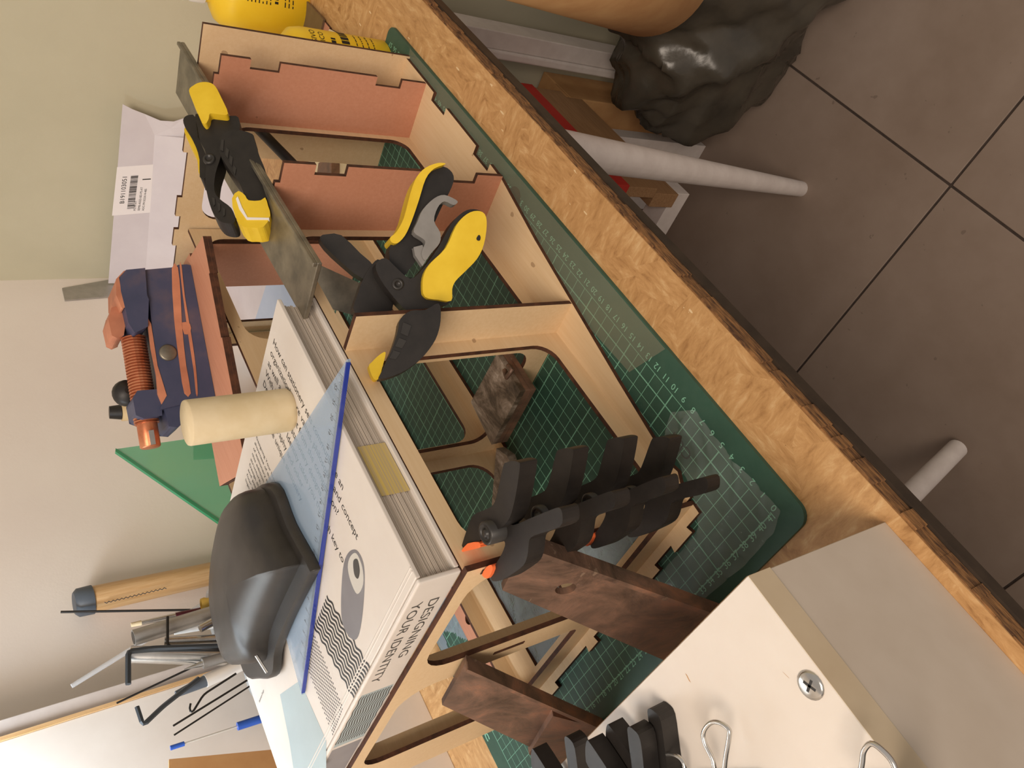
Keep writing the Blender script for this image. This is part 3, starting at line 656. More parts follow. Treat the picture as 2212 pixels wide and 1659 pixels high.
# front jaw
j1 = zm(*Q5, [(905, 865), (1000, 860), (1090, 815), (1106, 900), (1092, 1000), (1052, 1092), (962, 1200), (830, 1288), (692, 1328), (712, 1265), (772, 1130), (812, 1010), (832, 920)])
shape(MB(), j1, jawp, .35, .9).build('jaw', 'black_plastic', k2, bevel=.16)
for q in ([(850, 945), (905, 968), (880, 1040), (832, 1018)], [(822, 1050), (872, 1070), (842, 1122), (795, 1108)], [(785, 1135), (832, 1150), (800, 1195), (755, 1188)]):
    shape(MB(), zm(*Q5, q), jawp, .42, -.3, k=1).build('jaw_rib', 'dark_plastic', k2, bevel=.05, seg=1)
shape(MB(), zm(*Q5, [(640, 1212), (690, 1165), (732, 1150), (705, 1262), (688, 1322), (652, 1330), (618, 1245)]), (jawp[0]-jawp[1]*.5, jawp[1]), .4, .6).build('jaw_pad', 'yellow_rubber', k2, bevel=.15)
# back jaw and long bar reaching behind the angle iron
body3 = (body[0]-body[1]*2.4, body[1])
shape(MB(), zm(*Q5, [(640, 545), (700, 520), (860, 640), (880, 760), (790, 800), (745, 880), (520, 880), (545, 735), (580, 640)]), body3, .5, 1.2).build('jaw', 'black_plastic', k2, bevel=.15)
shape(MB(), zm(*Q5, [(285, 358), (340, 340), (432, 348), (560, 470), (665, 575), (590, 650), (440, 540), (320, 425)]), body3, .3, 1.0, k=2).build('bar', 'black_plastic', k2, bevel=.12)
# grey release lever and ratchet
shape(MB(), zm(*Q5, [(922, 325), (950, 250), (985, 172), (1060, 98), (1130, 74), (1210, 108), (1218, 128), (1190, 142), (1130, 118), (1085, 160), (1060, 250), (1102, 330), (1098, 400), (1040, 470), (1000, 520), (975, 470), (1000, 400), (985, 372)]), body, .3, .5).build('lever', 'grey_plastic', k2, bevel=.08)
shape(MB(), zm(*Q5, [(925, 425), (985, 410), (1020, 500), (985, 555), (935, 480)]), body, .1, .5, k=1).build('ratchet', 'grey_plastic', k2, bevel=.06)
pc = hit(zm(*Q5, [(815, 680)])[0], *body)
MB().lathe([(.38, 0), (.38, .32), (.2, .34), (.2, .26), (.01, .26)], pc, body[1], 20).build('rivet', 'dark_plastic', k2)
# second one, on top of the angle iron
k1 = thing('spring_clamp', 'large yellow-handled black spring clamp lying on the angle iron at the far end', 'clamp', (46, 4, 19), 0, 'large yellow-handled clamps')
A1 = zp((455, 215), 20.6); A2 = zp((545, 470), 20.3); pa = facing(A1, A2); Q1 = ((360, 260), 300/2212); Q0 = ((360, 60), 300/2212)
shape(MB(), zm(*Q0, [(388, 1090), (460, 1005), (560, 958), (690, 955), (800, 1015), (900, 1200), (1005, 1452), (860, 1462), (722, 1452), (700, 1535), (650, 1612), (592, 1572), (545, 1480), (470, 1300)]), pa, .55, 1.1).build('grip', 'yellow_rubber', k1, bevel=.35, seg=3)
pb = (pa[0]-pa[1]*.45, pa[1])
shape(MB(), zm(*Q1, [(485, -40), (760, -15), (1000, -10), (1160, 10), (1180, 240), (1080, 300), (900, 420), (880, 640), (800, 900), (780, 1160), (860, 1300), (1050, 1450), (1110, 1620), (1080, 1690), (960, 1690), (850, 1640), (740, 1480), (662, 1200), (640, 980), (655, 600), (560, 400), (520, 180)]), pb, .4, 1.3).build('arm', 'black_plastic', k1, bevel=.22)
shape(MB(), zm(*Q1, [(905, 310), (1060, 238), (1200, 240), (1390, 300), (1425, 400), (1500, 640), (1575, 820), (1602, 950), (1605, 1330), (1480, 1370), (1320, 1372), (1240, 1200), (1170, 1050), (1050, 900), (872, 600), (888, 450)]), pa, .55, .9).build('arm', 'black_plastic', k1, bevel=.16)
for q in ([(885, 560), (905, 400), (945, 400), (935, 580)], [(980, 520), (1025, 560), (1005, 700), (965, 640)], [(1040, 640), (1085, 680), (1070, 820), (1030, 760)], [(1100, 800), (1140, 850), (1120, 960), (1085, 890)]):
    shape(MB(), zm(*Q1, q), pa, .62, -.5, k=1).build('jaw_rib', 'dark_plastic', k1, bevel=.05, seg=1)
for q in ([(745, 1290), (790, 1300), (800, 1400), (770, 1430)], [(830, 1370), (880, 1390), (880, 1490), (850, 1520)], [(915, 1450), (960, 1470), (955, 1570), (925, 1590)]):
    shape(MB(), zm(*Q1, q), pb, .47, -.35, k=1).build('jaw_rib', 'dark_plastic', k1, bevel=.05, seg=1)
pd = (pa[0]-pa[1]*2.2, pa[1])
shape(MB(), zm(*Q1, [(292, 70), (325, 12), (400, -15), (485, 20), (525, 340), (650, 540), (662, 800), (650, 980), (556, 972), (552, 700), (490, 480), (400, 300), (318, 170)]), pd, .5, 1.0, k=2).build('handle', 'black_plastic', k1, bevel=.15)
shape(MB(), zm(*Q1, [(318, 175), (400, 305), (490, 485), (548, 650), (558, 870), (530, 880), (512, 690), (440, 520), (345, 340), (305, 230)]), (pd[0]-pd[1]*.2, pd[1]), .4, 1.0, k=2).build('grip', 'yellow_rubber', k1, bevel=.15)
Qz = ((200, 0), 700/2212)
shape(MB(), zm(*Qz, [(968, 1400), (1012, 1348), (1058, 1380), (1080, 1412), (1162, 1412), (1192, 1392), (1212, 1450), (1226, 1515), (1180, 1592), (1100, 1596), (1040, 1588), (988, 1512)]), pa, .75, 1.0, k=2).build('jaw_pad', 'yellow_rubber', k1, bevel=.22)
shape(MB(), [(519, 439), (528, 462), (540, 484), (586, 485), (586, 489), (538, 489), (522, 466), (515, 444)], pa, .8, -.6, k=1).build('pad_edge', 'white_plastic', k1)
pr = hit((455, 352), *pb)
MB().lathe([(.42, .3), (.42, .52), (.25, .54), (.25, .46), (.01, .46)], pr, pb[1], 18).build('rivet', 'dark_plastic', k1)
lo = [yp((548, 268), 6.0), yp((630, 352), 6.6)]; ld = (lo[1]-lo[0]).normalized()
MB().tube([lo[0]-ld*1.5, lo[1]+ld*1.0], .45, 8).build('bar', 'black_plastic', k1)
# ================================================================== BENCH VISE ON THE COVER BOARD
vA = zp((412, 573), 19.44); va = (zp((464, 850), 19.44)-vA).normalized(); vw = Vector((va.y, -va.x, 0)); vw = vw if vw.y > 0 else -vw
vs = thing('bench_vise', 'small blue and rust-orange bench vise resting on the pink cover board', 'vise', vA+va*8+vw*3)
def vp(px): return hit(px, vA, vw)
def vshape(m, px, d0, d1, mi=(0, 0, 0), k=1):
    P = [vp(p)+vw*d0 for p in px]; P = smooth_loop(P, k) if k > 1 else P
    m.plate([P], vw*(d1-d0), mi); return m
vshape(MB(), [(412, 573), (404, 571), (385, 572), (378, 577), (274, 586), (300, 648), (318, 653), (322, 646), (333, 745), (349, 840), (354, 862), (345, 885), (400, 872), (466, 862)], 0, 4.6).build('bed', 'vise_paint', vs, bevel=.2)
g = [(384, 578), (371, 580), (376, 690), (388, 790), (398, 850), (412, 850), (402, 790), (393, 705), (390, 640)]
vshape(MB(), g, -.05, .05, k=2).build('worn_ridge', 'vise_rust', vs)
vshape(MB(), [(388, 574), (395, 640), (408, 735), (418, 800), (423, 850), (427, 850), (423, 795), (414, 730), (399, 640), (392, 574)], -.05, .05, k=2).build('worn_ridge', 'vise_rust', vs)
vshape(MB(), [(393, 697), (410, 700), (411, 718), (398, 722)], -.06, .05, k=2).build('worn_ridge', 'vise_rust', vs)
vshape(MB(), [(318, 685), (326, 700), (340, 790), (350, 822), (360, 855), (350, 872), (341, 850), (338, 810), (326, 750)], -.06, .3, k=1).build('slide_way', 'vise_rust', vs)
bc_ = vp((362.5, 762)); MB().lathe([(.72, 0), (.72, .12), (.6, .2), (.01, .2)], bc_+vw*.03, -vw, 24).build('bolt_head', 'steel_grey', vs)
# fixed jaw (blue block with rusty bevelled top) and moving jaw
vshape(MB(), [(312, 582), (271, 586), (257, 602), (260, 632), (268, 664), (276, 700), (290, 722), (318, 708), (320, 650), (316, 640)], -.35, 4.3).build('jaw', 'vise_paint', vs, bevel=.2)
vshape(MB(), [(270, 587), (256, 602), (262, 640), (269, 667), (262, 668), (250, 640), (249, 606), (266, 588)], -.30, 4.2).build('jaw_face', 'vise_rust', vs, bevel=.15)
vshape(MB(), [(269, 667), (276, 690), (272, 716), (258, 722), (246, 716), (238, 680), (245, 655), (262, 650)], 1.1, 4.4).build('jaw_face', 'vise_rust', vs, bevel=.15)
s0, s1 = vp((296, 716))+vw*1.8, vp((326, 905))+vw*1.8
m = MB(); nn = 150; pts = []; rr = []
for i in range(nn+1):
    pts.append(s0+(s1-s0)*(i/nn)); rr.append(1.0 if (i % 5) < 3 else .8)
m.tube(pts, rr, 20, smooth=False).build('screw', 'vise_screw', vs)
nb_ = [(350, 838), (298, 842), (288, 858), (295, 895), (312, 902), (352, 896)]
vshape(MB(), nb_, .3, 3.6).build('nut_block', 'vise_paint', vs, bevel=.3)
e0 = s1; ed = (s1-s0).normalized()
MB().lathe([(.82, 0), (.82, 2.0), (.72, 2.1), (.01, 2.1)], e0, ed, 20).build('screw_end', 'vise_screw', vs)
MB().obox(e0+ed*.9+Vector((-.2, -.5, -.2))-vw*.7, ed*1.2, Vector((0, 0, .4)), vw*1.0).build('screw_slot', 'steel_bright', vs)
kn = vp((292, 822))+vw*4.2
MB().lathe([(.3, -1), (1.0, -.8), (1.2, 0), (1.0, .8), (.3, 1)], kn, vw, 20).build('knob', 'black_plastic', vs)
vshape(MB(), [(352, 868), (400, 866), (404, 905), (385, 922), (366, 920)], .2, 4.2).build('tail', 'vise_paint', vs, bevel=.2)
# ================================================================== THINGS AT THE BACK
gs = thing('set_square', 'transparent green set square standing against the back wall', 'set square', (45, 47, 0))
gp = [yp((250, 970), 47), yp((474, 1124), 47), Vector((yp((474, 1124), 47).x, 47, -.29)), Vector((yp((250, 970), 47).x, 47, -.29))]
MB().plate([gp], (0, .25, 0), (0, 0, 0)).build('plate', 'acrylic_green', gs)
MB().plate([[yp(p, 46.9) for p in ((250, 968), (475, 1122), (473, 1129), (249, 975))]], (0, .4, 0), (0, 0, 0)).build('edge', 'acrylic_green_edge', gs)
MB().plate([[yp(p, 47.3) for p in ((418, 955), (515, 945), (500, 985), (418, 990))]], (0, .3, 0), (0, 0, 0)).build('overlap', 'acrylic_green_edge', gs)
h0, h1 = yp((236, 891), 52), yp((262, 890), 52); hd = (h1-h0)
sh = thing('tool_handle', 'wooden tool handle with a black cap standing behind the vise', 'tool handle', (h0.x, 52, 0))
MB().tube([h0, h1], [.78, .95], 16).build('cap', 'black_plastic', sh); MB().tube([h1, (h1.x-.6, 52.5, 0)], [1.15, 1.2], 16).build('shaft', 'glue_wrap', sh)
o = MB().plate([[yp(p, 57.2) for p in ((134, 622), (236, 604), (300, 600), (300, 650), (238, 640), (140, 648))]], (0, .28, 0), (0, 0, 0)).build('steel_strip', 'alu', bevel=.05, seg=1)
tag(o, 'grey metal strip leaning in the corner above the vise', 'metal strip')
# wooden mallet handle leaning on the wall
wh = thing('wooden_handle', 'long varnished wooden handle with a dark grey cap leaning on the back wall', 'handle', (37, 56, 0))
w0, w1, w2 = yp((160, 1304), 55.2), yp((200, 1295), 55.3), yp((470, 1236), 55.5); wd = (w2-w1).normalized()
MB().tube([w0, w0+(w1-w0)*.2, w1], [1.15, 1.5, 1.55], 20).build('cap', 'grey_cap', wh)
MB().tube([w1, w2, w2+wd*14], [1.42, 1.3, 1.3], 20).build('shaft', 'wood_handle', wh)
m = MB(); zq = [yp((226+i*4.6, 1301-i*1.12+(3 if i % 2 else 0)), 53.95) for i in range(30)]
m.tube(zq, .05, 5).build('pattern', 'print_grey', wh)
# glass jars and what they hold
def jar(cx, cy, rim, r, label):
    j = thing('glass_jar', label, 'jar', (cx, cy, -.3))
    MB().lathe([(r*.95, 0), (r*1.08, .6), (r*1.08, rim-3.4), (r, rim-2.4), (r*1.03, rim-2.1), (r*.97, rim-1.8), (r*1.03, rim-1.4), (r*.97, rim-1.0), (r*1.03, rim-.6), (r*.98, rim-.3), (r*.93, rim), (r*.86, rim-.3), (r*.88, rim-2.4), (r*.98, rim-3.6), (r*.98, .9), (.01, .9)], (cx, cy, -.3), n=36, cap=False).build('body', 'clear_glass', j)
    return j
JY = 49.0; j1c = yp((452, 1335), JY)
jar(j1c.x, JY, 18.6, 3.2, 'threaded glass jar of brushes and pens standing behind the book')
JY2 = 47.0; j2c = yp((515, 1462), JY2); jar(j2c.x, JY2, 17.6, 2.6, 'smaller glass jar of hex keys and knives behind the black case')
GJ = 'tools standing in the glass jars'
def rod(name, label, cat, p, q, y, segs, grp=GJ, extend=9):
    """segs: list of (part name, t0, t1, r0, r1, material) along the line p->q seen at depth y"""
    a, b = yp(p, y), yp(q, y); b = b+(b-a).normalized()*extend
    if b.z < .6: b = a+(b-a)*((a.z-.6)/(a.z-b.z))
    o = thing(name, label, cat, b, 0, grp)
    for nm, t0, t1, r0, r1, mt in segs: MB().tube([a+(b-a)*t0, a+(b-a)*t1], [r0, r1], 12).build(nm, mt, o)
    return o
br = lambda w: [('bristles', 0, .06, .22, .26, 'tube_card'), ('ferrule', .06, .26, .2, .32, 'steel_bright'), ('handle', .26, 1, .34, w, 'maroon')]
rod('paint_brush', 'maroon paint brush with the widest ferrule in the jar', 'brush', (283, 1350), (440, 1318), 49.6, br(.42))
rod('paint_brush', 'maroon paint brush with a thin pointed ferrule in the jar', 'brush', (303, 1356), (450, 1332), 49.0, [('ferrule', 0, .3, .05, .25, 'steel_bright'), ('handle', .3, 1, .3, .35, 'maroon')])
rod('metal_tube', 'aluminium tube sticking out of the jar at an angle', 'metal tube', (288, 1378), (430, 1334), 47.6, [('body', 0, 1, .78, .78, 'alu'), ('bore', -.002, .004, .62, .62, 'dark_plastic')])
rod('marker_pen', 'white marker pen with a blue band in the jar', 'pen', (376, 1364), (448, 1350), 48.2, [('tip', 0, .35, .35, .5, 'white_plastic'), ('band', .35, .55, .55, .55, 'blue_plastic'), ('body', .55, 1, .5, .5, 'white_plastic')])
rod('marker_pen', 'short silver pen with a red ring in the jar', 'pen', (432, 1358), (458, 1344), 46.4, [('tip', 0, .2, .4, .42, 'steel_bright'), ('ring', .2, .4, .44, .44, 'red_plastic'), ('body', .4, 1, .4, .4, 'steel_bright')])
rod('paint_brush', 'brush with a bright steel ferrule and a grey rubber grip in the jar', 'brush', (355, 1386), (446, 1382), 47.2, [('ferrule', 0, .4, .42, .5, 'steel_bright'), ('grip', .4, .72, .72, .72, 'spring_grey'), ('handle', .72, 1, .4, .3, 'steel_bright')])
rod('steel_tube', 'polished steel tube standing upright between the two jars', 'steel tube', (280, 1414), (450, 1418), 47.0, [('body', 0, 1, .82, .82, 'steel_bright')], extend=14)
rod('utility_knife', 'grey craft knife with a ribbed grip in the smaller jar', 'knife', (398, 1446), (510, 1412), 46.0, [('blade', 0, .12, .05, .3, 'steel_bright'), ('grip', .12, 1, .5, .55, 'grey_plastic')])
rod('marker_pen', 'white correction pen with a dark tip in the smaller jar', 'pen', (380, 1500), (520, 1436), 46.6, [('cap', 0, .18, .3, .55, 'grey_cap'), ('body', .18, 1, .62, .62, 'white_plastic')])
rod('marker_pen', 'short blue pen at the edge of the larger jar', 'pen', (474, 1378), (500, 1376), 45.6, [('cap', 0, .3, .45, .45, 'blue_plastic'), ('body', .3, 1, .4, .4, 'clear_tube')], extend=6)
rod('clear_straw', 'clear plastic tube slanting up from the jar towards the bright panel', 'plastic tube', (155, 1482), (300, 1392), 50.5, [('body', 0, 1, .22, .32, 'clear_tube')], extend=8)
rod('wire_rod', 'thin dark rod leaning behind the wooden handle', 'rod', (131, 1322), (380, 1318), 54.0, [('body', 0, 1, .13, .13, 'black_plastic')], extend=12)
rod('wire_rod', 'thin dark rod crossing the edge of the bright panel', 'rod', (252, 1519), (410, 1444), 47.0, [('body', 0, 1, .09, .11, 'black_plastic')], extend=6)
rod('wire_rod', 'thin bent wire pointing up beside the blue pen', 'rod', (374, 1568), (520, 1478), 46.0, [('body', 0, 1, .09, .1, 'black_plastic')], extend=6)
rod('wire_rod', 'short thin wire below the bent wire', 'rod', (376, 1588), (410, 1566), 46.2, [('body', 0, 1, .08, .08, 'black_plastic')], extend=18)
rod('ball_pen', 'blue ballpoint pen with a thin refill tip beside the book corner', 'pen', (368, 1616), (585, 1546), 44.0, [('refill_tip', 0, .06, .2, .2, 'blue_plastic'), ('refill', .06, .3, .08, .08, 'print_pale'), ('barrel', .3, 1, .36, .4, 'blue_plastic')], extend=10)
def key(label, px, y, r, matn):
    P = [yp(p, y) for p in px]; Q = []
    for i, p in enumerate(P):
        if 0 < i < len(P)-1:
            a, b = (P[i-1]-p).normalized(), (P[i+1]-p).normalized(); Q += [p+a*.35, p+(a+b)*.1, p+b*.35]
        else: Q.append(p)
    o = MB().tube(Q, r, 6, smooth=False).build('hex_key', matn); tag(o, label, 'hex key', GJ)
key('large grey hex key hooked over the polished steel tube', ((277, 1478), (277, 1407), (330, 1400), (500, 1394)), 46.0, .26, 'spring_grey')
key('small black hex key hanging over the jar rim', ((362, 1332), (362, 1396), (390, 1398), (500, 1404)), 46.2, .14, 'black_plastic')
key('pale green hex key bent in a V in front of the bright panel', ((296, 1527), (309, 1567), (352, 1526), (430, 1465)), 46.0, .22, 'spring_grey')
key('tiny black hex key leaning on the smaller jar', ((412, 1520), (408, 1530), (414, 1542), (440, 1500), (510, 1455)), 45.6, .1, 'black_plastic')
o = MB().lathe([(.55, 0), (.62, .35), (.5, .7), (.62, 1.05), (.55, 1.4)], yp((434, 1305), 48.6), (yp((450, 1302), 48.6)-yp((434, 1305), 48.6)), 14, cap=False).build('rubber_band', 'rubber_band'); tag(o, 'yellow rubber band wound round the maroon brushes', 'rubber band')
# white-lit panel on the back wall, left
pn = thing('wall_cabinet', 'white cabinet with a bare wooden edge standing at the lit end of the bench', 'cabinet', (0, 55, -.3))
pe = yp((200, 1530), 54.5).x
MB().box((-70, 51.8, -.3), (pe-1.6, 57.3, 62)).build('side_panel', 'white_melamine', pn, bevel=.1)
MB().box((pe-1.6, 51.7, -.3), (pe-1.2, 57.3, 62)).build('edge_strip', 'wood_handle', pn)
MB().box((pe-1.2, 52.3, -.3), (pe+.6, 57.3, 62)).build('trim_strip', 'white_paint', pn, bevel=.08)
MB().box((pe+.6, 54.5, -.3), (pe+1.3, 57.3, 62)).build('metal_rail', 'alu', pn)
cs = [yp(p, 45) for p in ((365, 1640), (600, 1618), (600, 1700), (365, 1700))]
o = MB().plate([cs], (0, .5, 0), (0, 0, 0)).build('cardboard_strip', 'cardboard'); tag(o, 'corrugated cardboard strip standing at the lower left by the book', 'cardboard')
# LED lamp hanging in front of the cabinet (out of the frame, above the jars)
ll = thing('led_lamp', 'slim cool-white LED work lamp fixed above the cabinet end of the bench', 'lamp', (4, 47, 44))
MB().box((-14, 47.2, 47.9), (20, 51.6, 50)).build('housing', 'white_plastic', ll, bevel=.3); MB().tube([(4, 49, 50), (4, 51.6, 56)], .6, 10).build('arm', 'alu', ll)
area('led_lamp_light', (3, 48.6, 47.6), (6, 62, 32), .30, 2.6, (.70, .85, 1.0), .04)
sheet_px = [(812, 1566), (868, 1545), (912, 1592), (900, 1680), (780, 1690)]
o = MB().plate([[zp(p, -.2) for p in sheet_px]], (0, 0, -.08), (0, 0, 0)).build('paper_sheet', 'paper'); tag(o, 'white paper sheet on the bench below the book spine', 'paper')
# ================================================================== WHITE BOX AT THE NEAR END
wb_ = thing('white_box', 'white melamine chipboard box on the near corner of the bench', 'box', (-20, 5, -.3))
HB = 11.36
MB().box((-46, -5.26, HB-1.63), (-4.46, 36, HB)).build('lid_board', ['white_melamine'], wb_, bevel=.03, seg=1)
MB().box((-46, -5.24, -.3), (-4.50, -3.6, HB-1.66)).build('front_board', ['shaded_melamine'], wb_, bevel=.03, seg=1)  # shade of the front face put into the board colour, darker than the lid
MB().box((-6.1, -3.6, -.3), (-4.52, 36, HB-1.66)).build('end_board', ['white_melamine'], wb_, bevel=.03, seg=1)
MB().box((-46, -5.285, HB-1.6), (-4.47, -5.262, HB-.03)).build('edge_band', 'melamine_edge', wb_)
MB().box((-4.459, -5.2, HB-1.6), (-4.43, 36, HB-.05)).build('bare_edge', 'chip_core', wb_)
sc = zp((1752, 1480), HB)
MB().lathe([(.62, 0), (.62, .05), (.5, .12), (.01, .12)], sc, n=20).build('screw_head', 'steel_bright', wb_)
m = MB()
for a in (.4, .4+math.pi/2):
    d_ = Vector((math.cos(a), math.sin(a), 0)); n_ = Vector((-d_.y, d_.x, 0)); m.obox(sc+Vector((0, 0, .11))-d_*.3-n_*.06, d_*.6, n_*.12, Vector((0, 0, .02)))
m.build('screw_slot', 'dark_plastic', wb_)
m = MB()
for p, q in (((1484, 1458), (1492, 1474)), ((1695, 1455), (1705, 1465))):
    a, b = zp(p, HB), zp(q, HB); m.obox(a, b-a, Vector((.1, .03, 0)), Vector((0, 0, .012)))
m.build('scratch', 'cardboard', wb_)
# spring clamps lying on the box
tipU = zp(zm(*SC, [(530, 262)])[0], cz)-piv
def lay(tp, z, rz, label):
    T = zp(tp, z+1.0); R_ = Matrix.Rotation(rz, 4, 'Z'); o_ = T-(R_ @ tipU.to_3d()); place(o_.x, o_.y, z, rz, label)
lay((1312, 1584), HB+.58, 1.31, 'black spring clamp lying on the white box nearest the binder clips')
lay((1268, 1618), HB+1.72, 1.28, 'black spring clamp resting on top of the pile on the white box')
lay((1150, 1634), HB+.58, 1.30, 'black spring clamp at the edge of the white box beside the angle bar')
# binder clips
def clip(label, px, z, bodypx):
    o_ = [zp(p, z+.25) for p in px]; c = thing('binder_clip', label, 'binder clip', zp(bodypx, HB), 0, 'binder clips on the white box')
    P = []
    for i in range(len(o_)-1):
        for k in range(4):
            p_0, p_1, p_2, p_3 = o_[max(i-1, 0)], o_[i], o_[i+1], o_[min(i+2, len(o_)-1)]; t = k/4
            P.append(.5*((2*p_1)+(p_2-p_0)*t+(2*p_0-5*p_1+4*p_2-p_3)*t*t+(3*p_1-p_0-3*p_2+p_3)*t**3))
    P.append(o_[-1]); MB().tube(P, .11, 8).build('wire_handle', 'steel_bright', c)
    e = (o_[-1]-o_[0]); e.z = 0; e = e.normalized(); f_ = Vector((-e.y, e.x, 0)); b0 = (o_[0]+o_[-1])/2
    if f_.dot((o_[len(o_)//2]-b0)) > 0: f_ = -f_
    b0 = Vector((b0.x, b0.y, HB))
    pr_ = [b0-e*1.9+Vector((0, 0, .01)), b0-e*1.9+f_*1.7+Vector((0, 0, .01)), b0-e*1.9+f_*1.7+Vector((0, 0, 1.7)), b0-e*1.9+Vector((0, 0, .35))]
    MB().plate([pr_], e*3.8, (0, 0, 0)).build('body', 'black_plastic', c, bevel=.06)
    return c
clip('binder clip with a standing wire loop in the middle of the white box', ((1543, 1690), (1541, 1645), (1523, 1606), (1520, 1582), (1533, 1563), (1552, 1560), (1573, 1574), (1575, 1592), (1567, 1640), (1562, 1690)), HB+.9, (1550, 1690))
clip('binder clip nearest the black clamps on the white box', ((1416, 1700), (1417, 1655), (1430, 1634), (1453, 1630), (1477, 1648), (1481, 1700)), HB+.7, (1450, 1700))
clip('binder clip at the front edge of the white box', ((1852, 1700), (1862, 1650), (1866, 1622), (1882, 1606), (1905, 1620), (1930, 1650), (1943, 1700)), HB+.9, (1895, 1700))
# ================================================================== GLUE BOTTLES
def wrapped(m, cx, cy, r, ang0, z, txt=None, size=.5, run=None, h=.12):
    """lettering (or an unreadable line of print) on the cylinder wall; reads to the viewer's right"""
    if txt:
        t_ = MB().text(txt, (0, 0, 0), (1, 0, 0), (0, 1, 0), size)
        vs_ = [(cx+r*math.cos(ang0+p.x/r), cy+r*math.sin(ang0+p.x/r), z+p.y) for p in t_.v]; m.add(vs_, t_.f)
    else:
        a = ang0; rn = random.Random(int(z*100))
        while a < ang0+run:
            w_ = rn.uniform(.05, .16); q = [a, a+w_*.5, a+w_]
            vs_ = [(cx+r*math.cos(x), cy+r*math.sin(x), z+dz) for dz in (0, h) for x in q]; m.add(vs_, [(0, 1, 4, 3), (1, 2, 5, 4)]); a += w_+.04
b1_ = thing('glue_bottle', 'yellow plastic glue bottle at the far end of the bench, cut by the frame', 'glue bottle', (80.4, 6.4, -.3), 0, 'yellow glue bottles')
cx, cy, rr_ = 80.4, 6.4, 3.75
MB().lathe([(rr_*.9, 0), (rr_, .5), (rr_, 7.6), (rr_*.96, 8.6), (rr_*.8, 9.5), (rr_*.5, 10.1), (1.3, 10.3), (1.3, 10.9)], (cx, cy, -.3), n=40).build('body', 'yellow_bottle', b1_)
MB().lathe([(1.5, 0), (1.5, 1.4), (.9, 2.0), (.5, 3.2), (.01, 3.2)], (cx, cy, 10.6), n=24).build('cap', 'white_plastic', b1_)
m = MB(); a_ = math.radians(195)
for i in range(7): wrapped(m, cx, cy, rr_+.02, a_, 6.9-i*.42, run=.9)
wrapped(m, cx, cy, rr_+.02, a_+.05, 3.55, run=.3, h=.4)
for i in range(3): wrapped(m, cx, cy, rr_+.02, a_, 2.7-i*.45, run=.8)
m.build('label_print', 'print_black', b1_)
b2_ = thing('glue_bottle', 'yellow glue bottle with black lettering standing behind the end of the frame', 'glue bottle', (57.9, 2.3, -.3), 0, 'yellow glue bottles')
cx, cy, rr_ = 57.9, 2.3, 2.6
MB().lathe([(rr_*.9, 0), (rr_, .4), (rr_, 8.8), (rr_*.92, 9.8), (rr_*.6, 10.5), (1.0, 10.7), (1.0, 11.2)], (cx, cy, -.3), n=36).build('body', 'yellow_bottle', b2_)
MB().lathe([(1.15, 0), (1.15, 1.2), (.7, 1.7), (.4, 2.3), (.01, 2.3)], (cx, cy, 10.8), n=24).build('cap', 'white_plastic', b2_)
m = MB(); a_ = math.radians(205)
wrapped(m, cx, cy, rr_+.02, a_, 7.6, 'ADESIVO', .75); wrapped(m, cx, cy, rr_+.02, a_, 6.8, 'VINILICO', .7); wrapped(m, cx, cy, rr_+.02, a_+.3, 5.7, run=.6, h=.45)
wrapped(m, cx, cy, rr_+.02, a_+.1, 4.3, run=1.2, h=.8)
for i in range(4): wrapped(m, cx, cy, rr_+.02, a_, 3.5-i*.6, run=1.2, h=.1)
m.build('label_print', 'print_black', b2_)
# ================================================================== SHEETS LYING ON THE BENCH
def sheet(name, label, cat, px, z0, t_, mats, slots=()):
    P = [zp(p, z0+t_) for p in px]; hs = [[zp(p, z0+t_) for p in s_] for s_ in slots]
    o_ = MB().plate([P]+hs, (0, 0, -t_), (0, 0, 1)).build(name, mats); return tag(o_, label, cat)
sheet('plywood_sheet', 'cream plywood offcut with a slot lying on the bench behind the end bay', 'plywood sheet', [(657, 279), (648, 317), (668, 352), (700, 398), (772, 395), (795, 285)], -.29, .3, ['ply_pale', 'burnt_edge'], [[(658, 285), (663, 286), (658, 309), (653, 308)]])
o = MB().plate([[zp(p, 1.0) for p in ((685, 372), (688, 352), (706, 344), (716, 352), (716, 376))]], (0, 0, -.98), (0, 0, 0)).build('steel_offcut', 'steel_rust', bevel=.05, seg=1); tag(o, 'small dark steel offcut on the cream plywood sheet', 'steel offcut')
sheet('plywood_sheet', 'cream plywood offcut with a slot lying by the glue bottle near the mat corner', 'plywood sheet', [(711, 62), (690, 135), (800, 180), (846, 134)], -.29, .3, ['ply_pale', 'burnt_edge'], [[(713, 76), (717, 77), (708, 105), (704, 104)]])
sheet('plywood_sheet', 'narrow pink plywood strip under the edge of the brown plate', 'plywood sheet', [(697, 42), (712, 60), (698, 112), (680, 112)], -.29, .28, ['ply_pink', 'burnt_edge'])
sheet('metal_plate', 'brown metal plate lying on the bench beside the yellow glue bottle', 'metal plate', [(655, -5), (676, 18), (698, 42), (684, 106), (637, 96)], .02, .25, ['brown_metal', 'brown_metal'])
a, b = zp((575, 40), 0), zp((572, 130), 0)
o = MB().box((86.4, 9.5, -.29), (89.0, 27, .35)).build('metal_rail', 'alu', bevel=.08, seg=1); tag(o, 'grey metal rail lying along the wall at the end of the bench', 'metal rail')
# papers behind the frame
sheet('paper_sheet', 'white paper sheet lying on the bench behind the frame window', 'paper', [(436, 540), (600, 530), (640, 620), (585, 810), (470, 700)], -.28, .1, ['paper', 'paper'])
sheet('paper_sheet', 'pale blue paper sheet lying between the white sheet and the book', 'paper', [(589, 572), (680, 620), (640, 780), (520, 815), (548, 700)], -.16, .1, ['paper_blue', 'paper_blue'])
